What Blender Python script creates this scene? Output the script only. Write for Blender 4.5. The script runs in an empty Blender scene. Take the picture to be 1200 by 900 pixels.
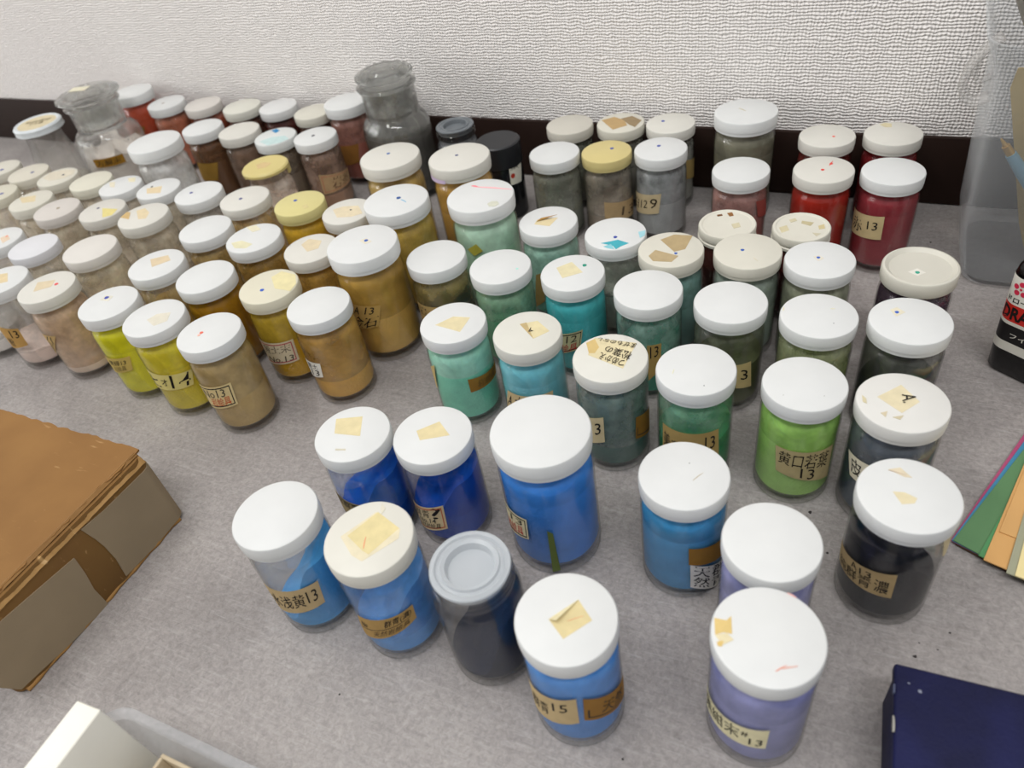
import bpy, bmesh, math, random
from mathutils import Vector, Matrix, noise

random.seed(7)
SC = bpy.context.scene
COL = SC.collection

# ------------------------------------------------------------------ camera
CAM_H, PITCH, ROLL, YAW, FPX = 0.36, math.radians(41.7945), math.radians(-10.9894), math.radians(30.9412), 874.11
cam_data = bpy.data.cameras.new('camera')
cam_data.sensor_width = 36.0
cam_data.lens = FPX / 1200 * 36.0
cam_data.clip_start = 0.01
cam_data.dof.use_dof = True
cam_data.dof.focus_distance = 0.47
cam_data.dof.aperture_fstop = 9.0
cam = bpy.data.objects.new('camera', cam_data)
COL.objects.link(cam)
_f = Vector((0, math.cos(PITCH), -math.sin(PITCH)))
_u = Vector((0, math.sin(PITCH), math.cos(PITCH)))
_r = Vector((1, 0, 0))
_R = _r * math.cos(ROLL) + _u * math.sin(ROLL)
_U = _u * math.cos(ROLL) - _r * math.sin(ROLL)
_M = Matrix((_R, _U, -_f)).transposed()
_M = Matrix.Rotation(YAW, 3, 'Z') @ _M
cam.matrix_world = Matrix.Translation((0, 0, CAM_H)) @ _M.to_4x4()
SC.camera = cam

# ------------------------------------------------------------------ world, lights, exposure
world = bpy.data.worlds.new('room_light')
SC.world = world
world.use_nodes = True
bg = world.node_tree.nodes['Background']
bg.inputs['Color'].default_value = (1.0, 1.0, 1.0, 1)
bg.inputs['Strength'].default_value = 0.42


def area_light(name, loc, sx, sy, energy, target, color=(1, 1, 1)):
    ld = bpy.data.lights.new(name, 'AREA')
    ld.shape = 'RECTANGLE'
    ld.size, ld.size_y, ld.energy, ld.color = sx, sy, energy, color
    o = bpy.data.objects.new(name, ld)
    COL.objects.link(o)
    o.location = loc
    o.rotation_euler = (Vector(target) - Vector(loc)).to_track_quat('-Z', 'Y').to_euler()
    return o


area_light('ceiling_lamp', (-0.85, -0.05, 1.75), 1.2, 0.14, 12.0, (-0.35, 0.3, 0), (1.0, 0.985, 0.955))
area_light('ceiling_lamp', (0.30, -0.38, 1.80), 1.2, 0.14, 18.0, (0.1, 0.3, 0), (0.975, 0.985, 1.0))
area_light('side_window_light', (-2.9, -0.75, 0.85), 2.0, 1.5, 29.0, (-0.2, 0.3, 0.05), (1.0, 0.995, 0.98))

vs = SC.view_settings
vs.view_transform = 'Standard'
vs.look = 'None'
vs.exposure = 0.0
vs.gamma = 1.0
vs.use_curve_mapping = False
SC.cycles.max_bounces = 24
SC.cycles.transmission_bounces = 24
SC.cycles.sample_clamp_indirect = 3.0
SC.cycles.transparent_max_bounces = 48
SC.cycles.caustics_reflective = True
SC.cycles.caustics_refractive = True


# ------------------------------------------------------------------ materials
def lin(h):
    h = h.lstrip('#')
    out = []
    for i in (0, 2, 4):
        c = int(h[i:i + 2], 16) / 255
        out.append(c / 12.92 if c <= 0.04045 else ((c + 0.055) / 1.055) ** 2.4)
    return out


def rgba(h, k=1.0):
    c = lin(h)
    k = min(k, 0.90 / max(max(c), 1e-4))
    return tuple(x * k for x in c) + (1,)


MATS = {}


def new_mat(name):
    m = bpy.data.materials.new(name)
    m.use_nodes = True
    nt = m.node_tree
    nt.nodes.clear()
    out = nt.nodes.new('ShaderNodeOutputMaterial')
    return m, nt, out


def N(nt, kind, **kw):
    n = nt.nodes.new(kind)
    for k, v in kw.items():
        if hasattr(n, k):
            setattr(n, k, v)
        else:
            n.inputs[k.replace('_', ' ')].default_value = v
    return n


def ramp(nt, fac, stops):
    r = nt.nodes.new('ShaderNodeValToRGB')
    el = r.color_ramp.elements
    while len(el) < len(stops):
        el.new(0.5)
    for e, (p, c) in zip(el, stops):
        e.position, e.color = p, c
    nt.links.new(fac, r.inputs[0])
    return r


def plain(col, rough=0.5, k=1.0, var=0.0, scale=60.0, bump=0.0, bscale=300.0, spec=0.5, metal=0.0, sss=0.0):
    """solid colour with a fine procedural mottling and relief"""
    key = ('plain', col, rough, k, var, scale, bump, bscale, spec, metal, sss)
    if key in MATS:
        return MATS[key]
    m, nt, out = new_mat('surface')
    b = N(nt, 'ShaderNodeBsdfPrincipled')
    b.inputs['Roughness'].default_value = rough
    b.inputs['Specular IOR Level'].default_value = spec
    b.inputs['Metallic'].default_value = metal
    c = rgba(col, k)
    tc = N(nt, 'ShaderNodeTexCoord')
    if var:
        nz = N(nt, 'ShaderNodeTexNoise')
        nz.inputs['Scale'].default_value = scale
        nz.inputs['Detail'].default_value = 5
        nt.links.new(tc.outputs['Object'], nz.inputs['Vector'])
        r = ramp(nt, nz.outputs['Fac'], [(0.3, tuple(x * (1 - var) for x in c[:3]) + (1,)), (0.7, tuple(min(.95, x * (1 + var * .6)) for x in c[:3]) + (1,))])
        nt.links.new(r.outputs[0], b.inputs['Base Color'])
    else:
        b.inputs['Base Color'].default_value = c
    if bump:
        nb = N(nt, 'ShaderNodeTexNoise')
        nb.inputs['Scale'].default_value = bscale
        nb.inputs['Detail'].default_value = 4
        nt.links.new(tc.outputs['Object'], nb.inputs['Vector'])
        bp = N(nt, 'ShaderNodeBump')
        bp.inputs['Strength'].default_value = bump
        bp.inputs['Distance'].default_value = 0.001
        nt.links.new(nb.outputs['Fac'], bp.inputs['Height'])
        nt.links.new(bp.outputs[0], b.inputs['Normal'])
    nt.links.new(b.outputs[0], out.inputs[0])
    MATS[key] = m
    return m


def glass_mat(tint=(0.980, 0.980, 0.976), edge=(0.85, 0.855, 0.845), refl=0.45, rough=0.03, key='glass', dust_haze=0.0, solid=0.14):
    if key in MATS:
        return MATS[key]
    m, nt, out = new_mat(key)
    lw = N(nt, 'ShaderNodeLayerWeight')
    lw.inputs['Blend'].default_value = 0.5
    p1 = N(nt, 'ShaderNodeMath', operation='POWER')
    p1.inputs[1].default_value = 6.0
    nt.links.new(lw.outputs['Facing'], p1.inputs[0])
    ma = N(nt, 'ShaderNodeMath', operation='MULTIPLY_ADD')
    ma.inputs[1].default_value = refl
    ma.inputs[2].default_value = 0.022
    nt.links.new(p1.outputs[0], ma.inputs[0])
    p2 = N(nt, 'ShaderNodeMath', operation='POWER')
    p2.inputs[1].default_value = 3.0
    nt.links.new(lw.outputs['Facing'], p2.inputs[0])
    cr = ramp(nt, p2.outputs[0], [(0.0, tint + (1,)), (1.0, edge + (1,))])
    tr = N(nt, 'ShaderNodeBsdfTransparent')
    nt.links.new(cr.outputs[0], tr.inputs[0])
    gl = N(nt, 'ShaderNodeBsdfGlossy')
    gl.inputs['Roughness'].default_value = rough
    mx = N(nt, 'ShaderNodeMixShader')
    nt.links.new(ma.outputs[0], mx.inputs[0])
    nt.links.new(tr.outputs[0], mx.inputs[1])
    nt.links.new(gl.outputs[0], mx.inputs[2])
    du = N(nt, 'ShaderNodeBsdfDiffuse')
    du.inputs[0].default_value = (0.80, 0.80, 0.78, 1)
    md = N(nt, 'ShaderNodeMixShader')
    md.inputs[0].default_value = dust_haze  # pale diffuse mix: dusty tone plus painted-in reflection haze that lifts the darks
    gb = N(nt, 'ShaderNodeBsdfGlass')
    gb.inputs['IOR'].default_value = 1.45
    gb.inputs['Color'].default_value = (0.985, 0.99, 0.985, 1)
    mg = N(nt, 'ShaderNodeMixShader')
    mg.inputs[0].default_value = solid
    nt.links.new(mx.outputs[0], mg.inputs[1])
    nt.links.new(gb.outputs[0], mg.inputs[2])
    nt.links.new(mg.outputs[0], md.inputs[1])
    nt.links.new(du.outputs[0], md.inputs[2])
    nt.links.new(md.outputs[0], out.inputs[0])
    MATS[key] = m
    return m


def film_mat(col, dens):
    """dry pigment powder clinging to the inside of the glass, patchy"""
    key = ('film', col, round(dens, 2))
    if key in MATS:
        return MATS[key]
    m, nt, out = new_mat('powder_film')
    tc = N(nt, 'ShaderNodeTexCoord')
    oi = N(nt, 'ShaderNodeObjectInfo')
    ad = N(nt, 'ShaderNodeVectorMath', operation='ADD')
    nt.links.new(tc.outputs['Object'], ad.inputs[0])
    nt.links.new(oi.outputs['Random'], ad.inputs[1])
    n1 = N(nt, 'ShaderNodeTexNoise')
    n1.inputs['Scale'].default_value = 55
    n1.inputs['Detail'].default_value = 6
    n1.inputs['Roughness'].default_value = 0.6
    nt.links.new(ad.outputs[0], n1.inputs['Vector'])
    lo, hi = max(0.0, dens * (1.6 * dens - 0.6)), min(1.0, dens * 1.35)
    r = ramp(nt, n1.outputs['Fac'], [(0.36, (lo,) * 3 + (1,)), (0.62, (hi,) * 3 + (1,))])
    c = rgba(col, 1.5)
    n2 = N(nt, 'ShaderNodeTexNoise')
    n2.inputs['Scale'].default_value = 140
    nt.links.new(ad.outputs[0], n2.inputs['Vector'])
    r2 = ramp(nt, n2.outputs['Fac'], [(0.3, tuple(x * .88 for x in c[:3]) + (1,)), (0.7, tuple(min(.9, x * 1.08) for x in c[:3]) + (1,))])
    df = N(nt, 'ShaderNodeBsdfDiffuse')
    nt.links.new(r2.outputs[0], df.inputs[0])
    tr = N(nt, 'ShaderNodeBsdfTransparent')
    mx = N(nt, 'ShaderNodeMixShader')
    nt.links.new(r.outputs[0], mx.inputs[0])
    nt.links.new(tr.outputs[0], mx.inputs[1])
    nt.links.new(df.outputs[0], mx.inputs[2])
    nt.links.new(mx.outputs[0], out.inputs[0])
    MATS[key] = m
    return m


def plastic_clear(col='#e6e8ea', alpha=0.4, rough=0.25, key='clear_plastic'):
    if key in MATS:
        return MATS[key]
    m, nt, out = new_mat(key)
    tr = N(nt, 'ShaderNodeBsdfTransparent')
    tr.inputs[0].default_value = (0.93, 0.935, 0.94, 1)
    b = N(nt, 'ShaderNodeBsdfPrincipled')
    b.inputs['Base Color'].default_value = rgba(col)
    b.inputs['Roughness'].default_value = rough
    lw = N(nt, 'ShaderNodeLayerWeight')
    lw.inputs['Blend'].default_value = 0.5
    p = N(nt, 'ShaderNodeMath', operation='POWER')
    p.inputs[1].default_value = 3.0
    nt.links.new(lw.outputs['Facing'], p.inputs[0])
    ma = N(nt, 'ShaderNodeMath', operation='MULTIPLY_ADD')
    ma.inputs[1].default_value = 0.45
    ma.inputs[2].default_value = alpha
    nt.links.new(p.outputs[0], ma.inputs[0])
    mx = N(nt, 'ShaderNodeMixShader')
    nt.links.new(ma.outputs[0], mx.inputs[0])
    nt.links.new(tr.outputs[0], mx.inputs[1])
    nt.links.new(b.outputs[0], mx.inputs[2])
    nt.links.new(mx.outputs[0], out.inputs[0])
    MATS[key] = m
    return m


def wallpaper():
    m, nt, out = new_mat('woven_wallpaper')
    b = N(nt, 'ShaderNodeBsdfPrincipled')
    b.inputs['Roughness'].default_value = 0.75
    b.inputs['Specular IOR Level'].default_value = 0.25
    tc = N(nt, 'ShaderNodeTexCoord')
    nz = N(nt, 'ShaderNodeTexNoise')
    nz.inputs['Scale'].default_value = 130
    nz.inputs['Detail'].default_value = 2
    nt.links.new(tc.outputs['Object'], nz.inputs['Vector'])
    sub = N(nt, 'ShaderNodeVectorMath', operation='SUBTRACT')
    sub.inputs[1].default_value = (0.5, 0.5, 0.5)
    nt.links.new(nz.outputs['Color'], sub.inputs[0])
    scl = N(nt, 'ShaderNodeVectorMath', operation='SCALE')
    scl.inputs['Scale'].default_value = 0.0042
    nt.links.new(sub.outputs[0], scl.inputs[0])
    add = N(nt, 'ShaderNodeVectorMath', operation='ADD')
    nt.links.new(tc.outputs['Object'], add.inputs[0])
    nt.links.new(scl.outputs[0], add.inputs[1])
    sp = N(nt, 'ShaderNodeSeparateXYZ')
    nt.links.new(add.outputs[0], sp.inputs[0])

    def sine(sock, period):
        mu = N(nt, 'ShaderNodeMath', operation='MULTIPLY')
        mu.inputs[1].default_value = 2 * math.pi / period
        nt.links.new(sock, mu.inputs[0])
        s = N(nt, 'ShaderNodeMath', operation='SINE')
        nt.links.new(mu.outputs[0], s.inputs[0])
        return s
    sz = sine(sp.outputs['Z'], 0.0026)
    sx = sine(sp.outputs['X'], 0.0028)
    a = N(nt, 'ShaderNodeMath', operation='MULTIPLY_ADD')
    a.inputs[1].default_value = 0.85
    nt.links.new(sx.outputs[0], a.inputs[0])
    nt.links.new(sz.outputs[0], a.inputs[2])
    n2 = N(nt, 'ShaderNodeTexNoise')
    n2.inputs['Scale'].default_value = 300
    nt.links.new(tc.outputs['Object'], n2.inputs['Vector'])
    a2 = N(nt, 'ShaderNodeMath', operation='MULTIPLY_ADD')
    a2.inputs[1].default_value = 1.6
    nt.links.new(n2.outputs['Fac'], a2.inputs[0])
    nt.links.new(a.outputs[0], a2.inputs[2])
    bp = N(nt, 'ShaderNodeBump')
    bp.inputs['Strength'].default_value = 0.7
    bp.inputs['Distance'].default_value = 0.0006
    nt.links.new(a2.outputs[0], bp.inputs['Height'])
    nt.links.new(bp.outputs[0], b.inputs['Normal'])
    n3 = N(nt, 'ShaderNodeTexNoise')
    n3.inputs['Scale'].default_value = 4
    nt.links.new(tc.outputs['Object'], n3.inputs['Vector'])
    r = ramp(nt, n3.outputs['Fac'], [(0.3, rgba('#f0ebe7')), (0.7, rgba('#f5f0ec'))])
    nt.links.new(r.outputs[0], b.inputs['Base Color'])
    nt.links.new(b.outputs[0], out.inputs[0])
    return m


def tabletop_mat():
    m, nt, out = new_mat('concrete_laminate')
    b = N(nt, 'ShaderNodeBsdfPrincipled')
    b.inputs['Roughness'].default_value = 0.48
    b.inputs['Specular IOR Level'].default_value = 0.45
    tc = N(nt, 'ShaderNodeTexCoord')

    def nz(scale, det, rough=0.6, dist=0.0):
        n = N(nt, 'ShaderNodeTexNoise')
        n.inputs['Scale'].default_value = scale
        n.inputs['Detail'].default_value = det
        n.inputs['Roughness'].default_value = rough
        n.inputs['Distortion'].default_value = dist
        nt.links.new(tc.outputs['Object'], n.inputs['Vector'])
        return n
    big = nz(9, 6, 0.6, 0.4)
    fine = nz(330, 8, 0.8, 0.6)
    fib = nz(75, 12, 0.85, 1.6)
    c1 = ramp(nt, big.outputs['Fac'], [(0.32, rgba('#86807d')), (0.5, rgba('#948e8b')), (0.7, rgba('#a09a96'))])
    c2 = ramp(nt, fine.outputs['Fac'], [(0.32, (0.30, 0.30, 0.30, 1)), (0.68, (0.72, 0.72, 0.72, 1))])
    mx = N(nt, 'ShaderNodeMix', data_type='RGBA', blend_type='OVERLAY')
    mx.inputs[0].default_value = 0.75
    nt.links.new(c1.outputs[0], mx.inputs[6])
    nt.links.new(c2.outputs[0], mx.inputs[7])
    c3 = ramp(nt, fib.outputs['Fac'], [(0.53, (0, 0, 0, 1)), (0.66, (1, 1, 1, 1))])
    mx2 = N(nt, 'ShaderNodeMix', data_type='RGBA', blend_type='MIX')
    f = N(nt, 'ShaderNodeMath', operation='MULTIPLY')
    f.inputs[1].default_value = 0.40
    nt.links.new(c3.outputs[0], f.inputs[0])
    nt.links.new(f.outputs[0], mx2.inputs[0])
    nt.links.new(mx.outputs[2], mx2.inputs[6])
    mx2.inputs[7].default_value = rgba('#aca8a6')
    last = mx2
    for rot, sc_, colr, amt in ((0.6, (45, 420, 1), '#b5b1ae', .30), (-0.9, (60, 520, 1), '#b0aca9', .28), (2.0, (50, 380, 1), '#716c6a', .28)):
        mp = N(nt, 'ShaderNodeMapping')
        mp.inputs['Rotation'].default_value = (0, 0, rot)
        mp.inputs['Scale'].default_value = sc_
        nt.links.new(tc.outputs['Object'], mp.inputs['Vector'])
        st = N(nt, 'ShaderNodeTexNoise')
        st.inputs['Scale'].default_value = 1.0
        st.inputs['Detail'].default_value = 4
        st.inputs['Distortion'].default_value = 1.5
        nt.links.new(mp.outputs[0], st.inputs['Vector'])
        rr_ = ramp(nt, st.outputs['Fac'], [(0.58, (0, 0, 0, 1)), (0.70, (amt, amt, amt, 1))])
        mm = N(nt, 'ShaderNodeMix', data_type='RGBA', blend_type='MIX')
        nt.links.new(rr_.outputs[0], mm.inputs[0])
        nt.links.new(last.outputs[2], mm.inputs[6])
        mm.inputs[7].default_value = rgba(colr)
        last = mm
    nt.links.new(last.outputs[2], b.inputs['Base Color'])
    bp = N(nt, 'ShaderNodeBump')
    bp.inputs['Strength'].default_value = 0.12
    bp.inputs['Distance'].default_value = 0.0003
    nt.links.new(fine.outputs['Fac'], bp.inputs['Height'])
    nt.links.new(bp.outputs[0], b.inputs['Normal'])
    nt.links.new(b.outputs[0], out.inputs[0])
    return m


def cardboard(c0, c1, scratch='#c9a26c'):
    key = ('card', c0, c1)
    if key in MATS:
        return MATS[key]
    m, nt, out = new_mat('cardboard')
    b = N(nt, 'ShaderNodeBsdfPrincipled')
    b.inputs['Roughness'].default_value = 0.7
    b.inputs['Specular IOR Level'].default_value = 0.3
    tc = N(nt, 'ShaderNodeTexCoord')
    n1 = N(nt, 'ShaderNodeTexNoise')
    n1.inputs['Scale'].default_value = 25
    n1.inputs['Detail'].default_value = 8
    nt.links.new(tc.outputs['Object'], n1.inputs['Vector'])
    r = ramp(nt, n1.outputs['Fac'], [(0.3, rgba(c0)), (0.7, rgba(c1))])
    mp = N(nt, 'ShaderNodeMapping')
    mp.inputs['Rotation'].default_value = (0, 0, 0.6)
    mp.inputs['Scale'].default_value = (40, 260, 100)
    nt.links.new(tc.outputs['Object'], mp.inputs['Vector'])
    n2 = N(nt, 'ShaderNodeTexNoise')
    n2.inputs['Scale'].default_value = 1.0
    n2.inputs['Detail'].default_value = 3
    nt.links.new(mp.outputs[0], n2.inputs['Vector'])
    r2 = ramp(nt, n2.outputs['Fac'], [(0.66, (0, 0, 0, 1)), (0.74, (0.7, 0.7, 0.7, 1))])
    mx = N(nt, 'ShaderNodeMix', data_type='RGBA')
    nt.links.new(r2.outputs[0], mx.inputs[0])
    nt.links.new(r.outputs[0], mx.inputs[6])
    mx.inputs[7].default_value = rgba(scratch)
    nt.links.new(mx.outputs[2], b.inputs['Base Color'])
    bp = N(nt, 'ShaderNodeBump')
    bp.inputs['Strength'].default_value = 0.06
    bp.inputs['Distance'].default_value = 0.001
    nt.links.new(n1.outputs['Fac'], bp.inputs['Height'])
    nt.links.new(bp.outputs[0], b.inputs['Normal'])
    nt.links.new(b.outputs[0], out.inputs[0])
    MATS[key] = m
    return m


# ------------------------------------------------------------------ mesh helpers
def mesh(name, verts, faces, smooth=True, angle=0.7):
    me = bpy.data.meshes.new(name)
    me.from_pydata([tuple(v) for v in verts], [], faces)
    me.update()
    bm = bmesh.new()
    bm.from_mesh(me)
    bmesh.ops.recalc_face_normals(bm, faces=bm.faces)
    bm.to_mesh(me)
    bm.free()
    if smooth:
        me.polygons.foreach_set('use_smooth', [True] * len(me.polygons))
        me.set_sharp_from_angle(angle=angle)
    return me


def obj(name, me, mat, parent=None, loc=None, rot=None):
    o = bpy.data.objects.new(name, me)
    COL.objects.link(o)
    if mat is not None:
        if len(me.materials) == 0:
            me.materials.append(mat)
        if me.materials[0] is not mat:
            o.material_slots[0].link = 'OBJECT'
            o.material_slots[0].material = mat
    if parent is not None:
        o.parent = parent
    if loc is not None:
        o.location = loc
    if rot is not None:
        o.rotation_euler = rot
    return o


def thing(name, label, cat, loc=(0, 0, 0), rotz=0, group=None):
    o = bpy.data.objects.new(name, None)
    o.empty_display_size = 0.01
    COL.objects.link(o)
    o.location = loc
    o.rotation_euler = (0, 0, rotz)
    return tag(o, label, cat, group)


def tag(o, label=None, cat=None, group=None, kind=None):
    if label:
        o['label'] = label
    if cat:
        o['category'] = cat
    if group:
        o['group'] = group
    if kind:
        o['kind'] = kind
    return o


def lathe(name, prof, n=48, closed=False, angle=0.6):
    verts, faces, rings = [], [], []
    for r, z in prof:
        if r <= 1e-7:
            rings.append([len(verts)])
            verts.append((0, 0, z))
        else:
            rings.append(list(range(len(verts), len(verts) + n)))
            verts += [(r * math.cos(2 * math.pi * i / n), r * math.sin(2 * math.pi * i / n), z) for i in range(n)]
    pairs = list(zip(rings[:-1], rings[1:]))
    if closed:
        pairs.append((rings[-1], rings[0]))
    for a, b in pairs:
        if len(a) == 1 and len(b) == 1:
            continue
        for i in range(n):
            k = (i + 1) % n
            if len(a) == 1:
                faces.append((a[0], b[i], b[k]))
            elif len(b) == 1:
                faces.append((a[i], a[k], b[0]))
            else:
                faces.append((a[i], a[k], b[k], b[i]))
    return mesh(name, verts, faces, True, angle)


def box_mesh(name, x0, x1, y0, y1, z0, z1, bev=0.0, seg=2):
    bm = bmesh.new()
    bmesh.ops.create_cube(bm, size=1)
    for v in bm.verts:
        v.co = Vector(((x0 + x1) / 2 + v.co.x * (x1 - x0), (y0 + y1) / 2 + v.co.y * (y1 - y0), (z0 + z1) / 2 + v.co.z * (z1 - z0)))
    if bev:
        bmesh.ops.bevel(bm, geom=bm.edges[:], offset=bev, segments=seg, affect='EDGES', profile=0.5)
    me = bpy.data.meshes.new(name)
    bm.to_mesh(me)
    bm.free()
    if bev:
        me.polygons.foreach_set('use_smooth', [True] * len(me.polygons))
        me.set_sharp_from_angle(angle=0.8)
    return me


def prism(name, pts, z0, z1):
    """vertical prism over a polygon (pts in xy)"""
    n = len(pts)
    v = [(p[0], p[1], z0) for p in pts] + [(p[0], p[1], z1) for p in pts]
    f = [tuple(range(n - 1, -1, -1)), tuple(range(n, 2 * n))] + [(i, (i + 1) % n, n + (i + 1) % n, n + i) for i in range(n)]
    return mesh(name, v, f, False)


def tube(name, path, rad, n=10, flat=1.0):
    """swept tube along a polyline with a radius per point"""
    verts, faces = [], []
    m = len(path)
    path = [Vector(p) for p in path]
    rad = rad if isinstance(rad, (list, tuple)) else [rad] * m
    for i, p in enumerate(path):
        t = (path[min(i + 1, m - 1)] - path[max(i - 1, 0)]).normalized()
        a = t.cross(Vector((0.13, 0.91, 0.37))).normalized()
        b = t.cross(a)
        for k in range(n):
            an = 2 * math.pi * k / n
            verts.append(p + a * rad[i] * math.cos(an) + b * rad[i] * flat * math.sin(an))
    for i in range(m - 1):
        for k in range(n):
            faces.append((i * n + k, i * n + (k + 1) % n, (i + 1) * n + (k + 1) % n, (i + 1) * n + k))
    faces.append(tuple(range(n - 1, -1, -1)))
    faces.append(tuple(range((m - 1) * n, m * n)))
    return mesh(name, verts, faces, True, 0.9)


_TEXT = {}


def text_geo(s, bold=0.002):
    """outline of a string as flat faces, normalised to the unit square"""
    key = (s, bold)
    if key in _TEXT:
        return _TEXT[key]
    cu = bpy.data.curves.new('lettering_outline', 'FONT')
    cu.body = s
    cu.size = 1.0
    cu.resolution_u = 2
    cu.offset = bold
    to = bpy.data.objects.new('lettering_outline', cu)
    COL.objects.link(to)
    dg = bpy.context.evaluated_depsgraph_get()
    me = to.evaluated_get(dg).to_mesh()
    vs_ = [(v.co.x, v.co.y) for v in me.vertices]
    fs = [tuple(p.vertices) for p in me.polygons]
    to.evaluated_get(dg).to_mesh_clear()
    bpy.data.objects.remove(to)
    bpy.data.curves.remove(cu)
    if not vs_:
        _TEXT[key] = ([], [])
        return _TEXT[key]
    x0, x1 = min(v[0] for v in vs_), max(v[0] for v in vs_)
    y0, y1 = min(v[1] for v in vs_), max(v[1] for v in vs_)
    w, h = max(x1 - x0, 1e-4), max(y1 - y0, 1e-4)
    _TEXT[key] = ([((x - x0) / w, (y - y0) / h) for x, y in vs_], fs)
    return _TEXT[key]


def lettering(items, mapper, bold=0.002, brush_hand=True):
    """items: (u0,u1,v0,v1,string) placed in the unit square of mapper(u,v,lift)"""
    V, F = [], []
    for u0, u1, v0, v1, s in items:
        vs_, fs = text_geo(s, bold)
        o = len(V)
        for x, y in vs_:
            # brush hand: lean a little and wobble
            xx = x + (0.04 * (y - 0.5) if brush_hand else 0)
            yy = y + (0.03 * math.sin(5 * x + len(s)) if brush_hand else 0)
            V.append(mapper(u0 + (u1 - u0) * xx, v0 + (v1 - v0) * yy, 0.00025))
        F += [tuple(i + o for i in f) for f in fs]
    return V, F


def grid_patch(mapper, nu, nv, lift=0.0001, edge=None):
    V, F = [], []
    for j in range(nv + 1):
        for i in range(nu + 1):
            V.append(mapper(i / nu, j / nv, lift))
    for j in range(nv):
        for i in range(nu):
            a = j * (nu + 1) + i
            F.append((a, a + 1, a + nu + 2, a + nu + 1))
    return V, F


def flat_mesh(name, V, F):
    me = bpy.data.meshes.new(name)
    me.from_pydata([tuple(v) for v in V], [], F)
    me.update()
    return me


# ------------------------------------------------------------------ the setting
WALL_Y = 0.6453
t = thing('table', 'grey concrete-look laminate worktop carrying all the jars', 'table', (0, 0, 0))
obj('tabletop', box_mesh('tabletop', -1.5, 0.9, -0.42, WALL_Y, -0.03, 0.0), tabletop_mat(), t)
w = obj('wall_back', box_mesh('wall_back', -1.7, 1.2, WALL_Y + 0.004, WALL_Y + 0.12, -0.8, 1.7), wallpaper())
tag(w, 'off-white wall covered in woven-texture wallpaper', kind='structure')
b = obj('baseboard_back', box_mesh('baseboard_back', -1.7, 1.2, WALL_Y - 0.0005, WALL_Y + 0.004, 0.0005, 0.0587, 0.0006), plain('#2a1d18', 0.6, var=0.15, scale=30, spec=0.12))
tag(b, 'dark brown skirting strip along the wall', kind='structure')

# ------------------------------------------------------------------ jar meshes (standard size, metres)
R, H = 0.02178, 0.0772
LID_H = 0.4423 * R
GLASS = glass_mat()
LABEL_R = 0.978 * R

glass_prof = [(0, .0014), (.72 * R, .0010), (.84 * R, 0), (.92 * R, .0003), (.965 * R, .0020), (.978 * R, .0045), (.978 * R, .0555), (.974 * R, .0580), (.960 * R, .0599), (.935 * R, .0614),
              (.900 * R, .0625), (.872 * R, .0637), (.862 * R, .0655), (.862 * R, .0752), (.81 * R, .0752), (.812 * R, .0660), (.830 * R, .0638), (.880 * R, .0614), (.920 * R, .0594),
              (.940 * R, .0565), (.946 * R, .0535), (.946 * R, .0085), (.92 * R, .0064), (.55 * R, .0054), (0, .0058)]
ME_GLASS = lathe('jar_glass', glass_prof, 56)
zt = H
ME_LID = lathe('screw_lid', [(0, zt), (R - .0013, zt), (R - .0004, zt - .0004), (R, zt - .0013), (R, zt - .0072), (.988 * R, zt - .0074), (.988 * R, zt - LID_H),
                             (.93 * R, zt - LID_H), (.925 * R, zt - .0017), (0, zt - .0017)], 64)
ME_LID_RIM = lathe('rimmed_lid', [(0, zt - .0022), (.80 * R, zt - .0020), (.88 * R, zt - .0006), (.92 * R, zt), (R - .0006, zt - .0003), (R, zt - .0012), (R, zt - LID_H + .001), (.985 * R, zt - LID_H),
                                  (.93 * R, zt - LID_H), (.925 * R, zt - .0042), (0, zt - .0042)], 64)
ME_LID_TIN = lathe('tin_lid', [(0, zt - .0006), (.84 * R, zt - .0006), (.88 * R, zt), (.96 * R, zt), (.99 * R, zt - .0010), (.985 * R, zt - .0062), (.965 * R, zt - .0066), (.965 * R, zt - .0078),
                               (1.0 * R, zt - .0084), (1.0 * R, zt - .0104), (.975 * R, zt - .0110), (.93 * R, zt - .0110), (.925 * R, zt - .0020), (0, zt - .0020)], 64)
open_prof = glass_prof[:12] + [(.866 * R, .0655), (.868 * R, .0672), (.905 * R, .0680), (.905 * R, .0688), (.87 * R, .0696), (.87 * R, .0704), (.905 * R, .0712), (.905 * R, .0720), (.87 * R, .0728),
                               (.872 * R, .0758), (.81 * R, .0758)] + glass_prof[15:]
ME_GLASS_OPEN = lathe('open_jar_glass', open_prof, 56)
ME_STOPPER = lathe('inner_stopper', [(0, .0738), (.50 * R, .0738), (.54 * R, .0775), (.63 * R, .0782), (.66 * R, .0770), (.72 * R, .0768), (.76 * R, .0776), (.86 * R, .0774), (.875 * R, .0764),
                                     (.86 * R, .0759), (.80 * R, .0759), (.79 * R, .0715), (.74 * R, .0715), (.70 * R, .0755), (.5 * R, .0728), (0, .0728)], 56)


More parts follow.
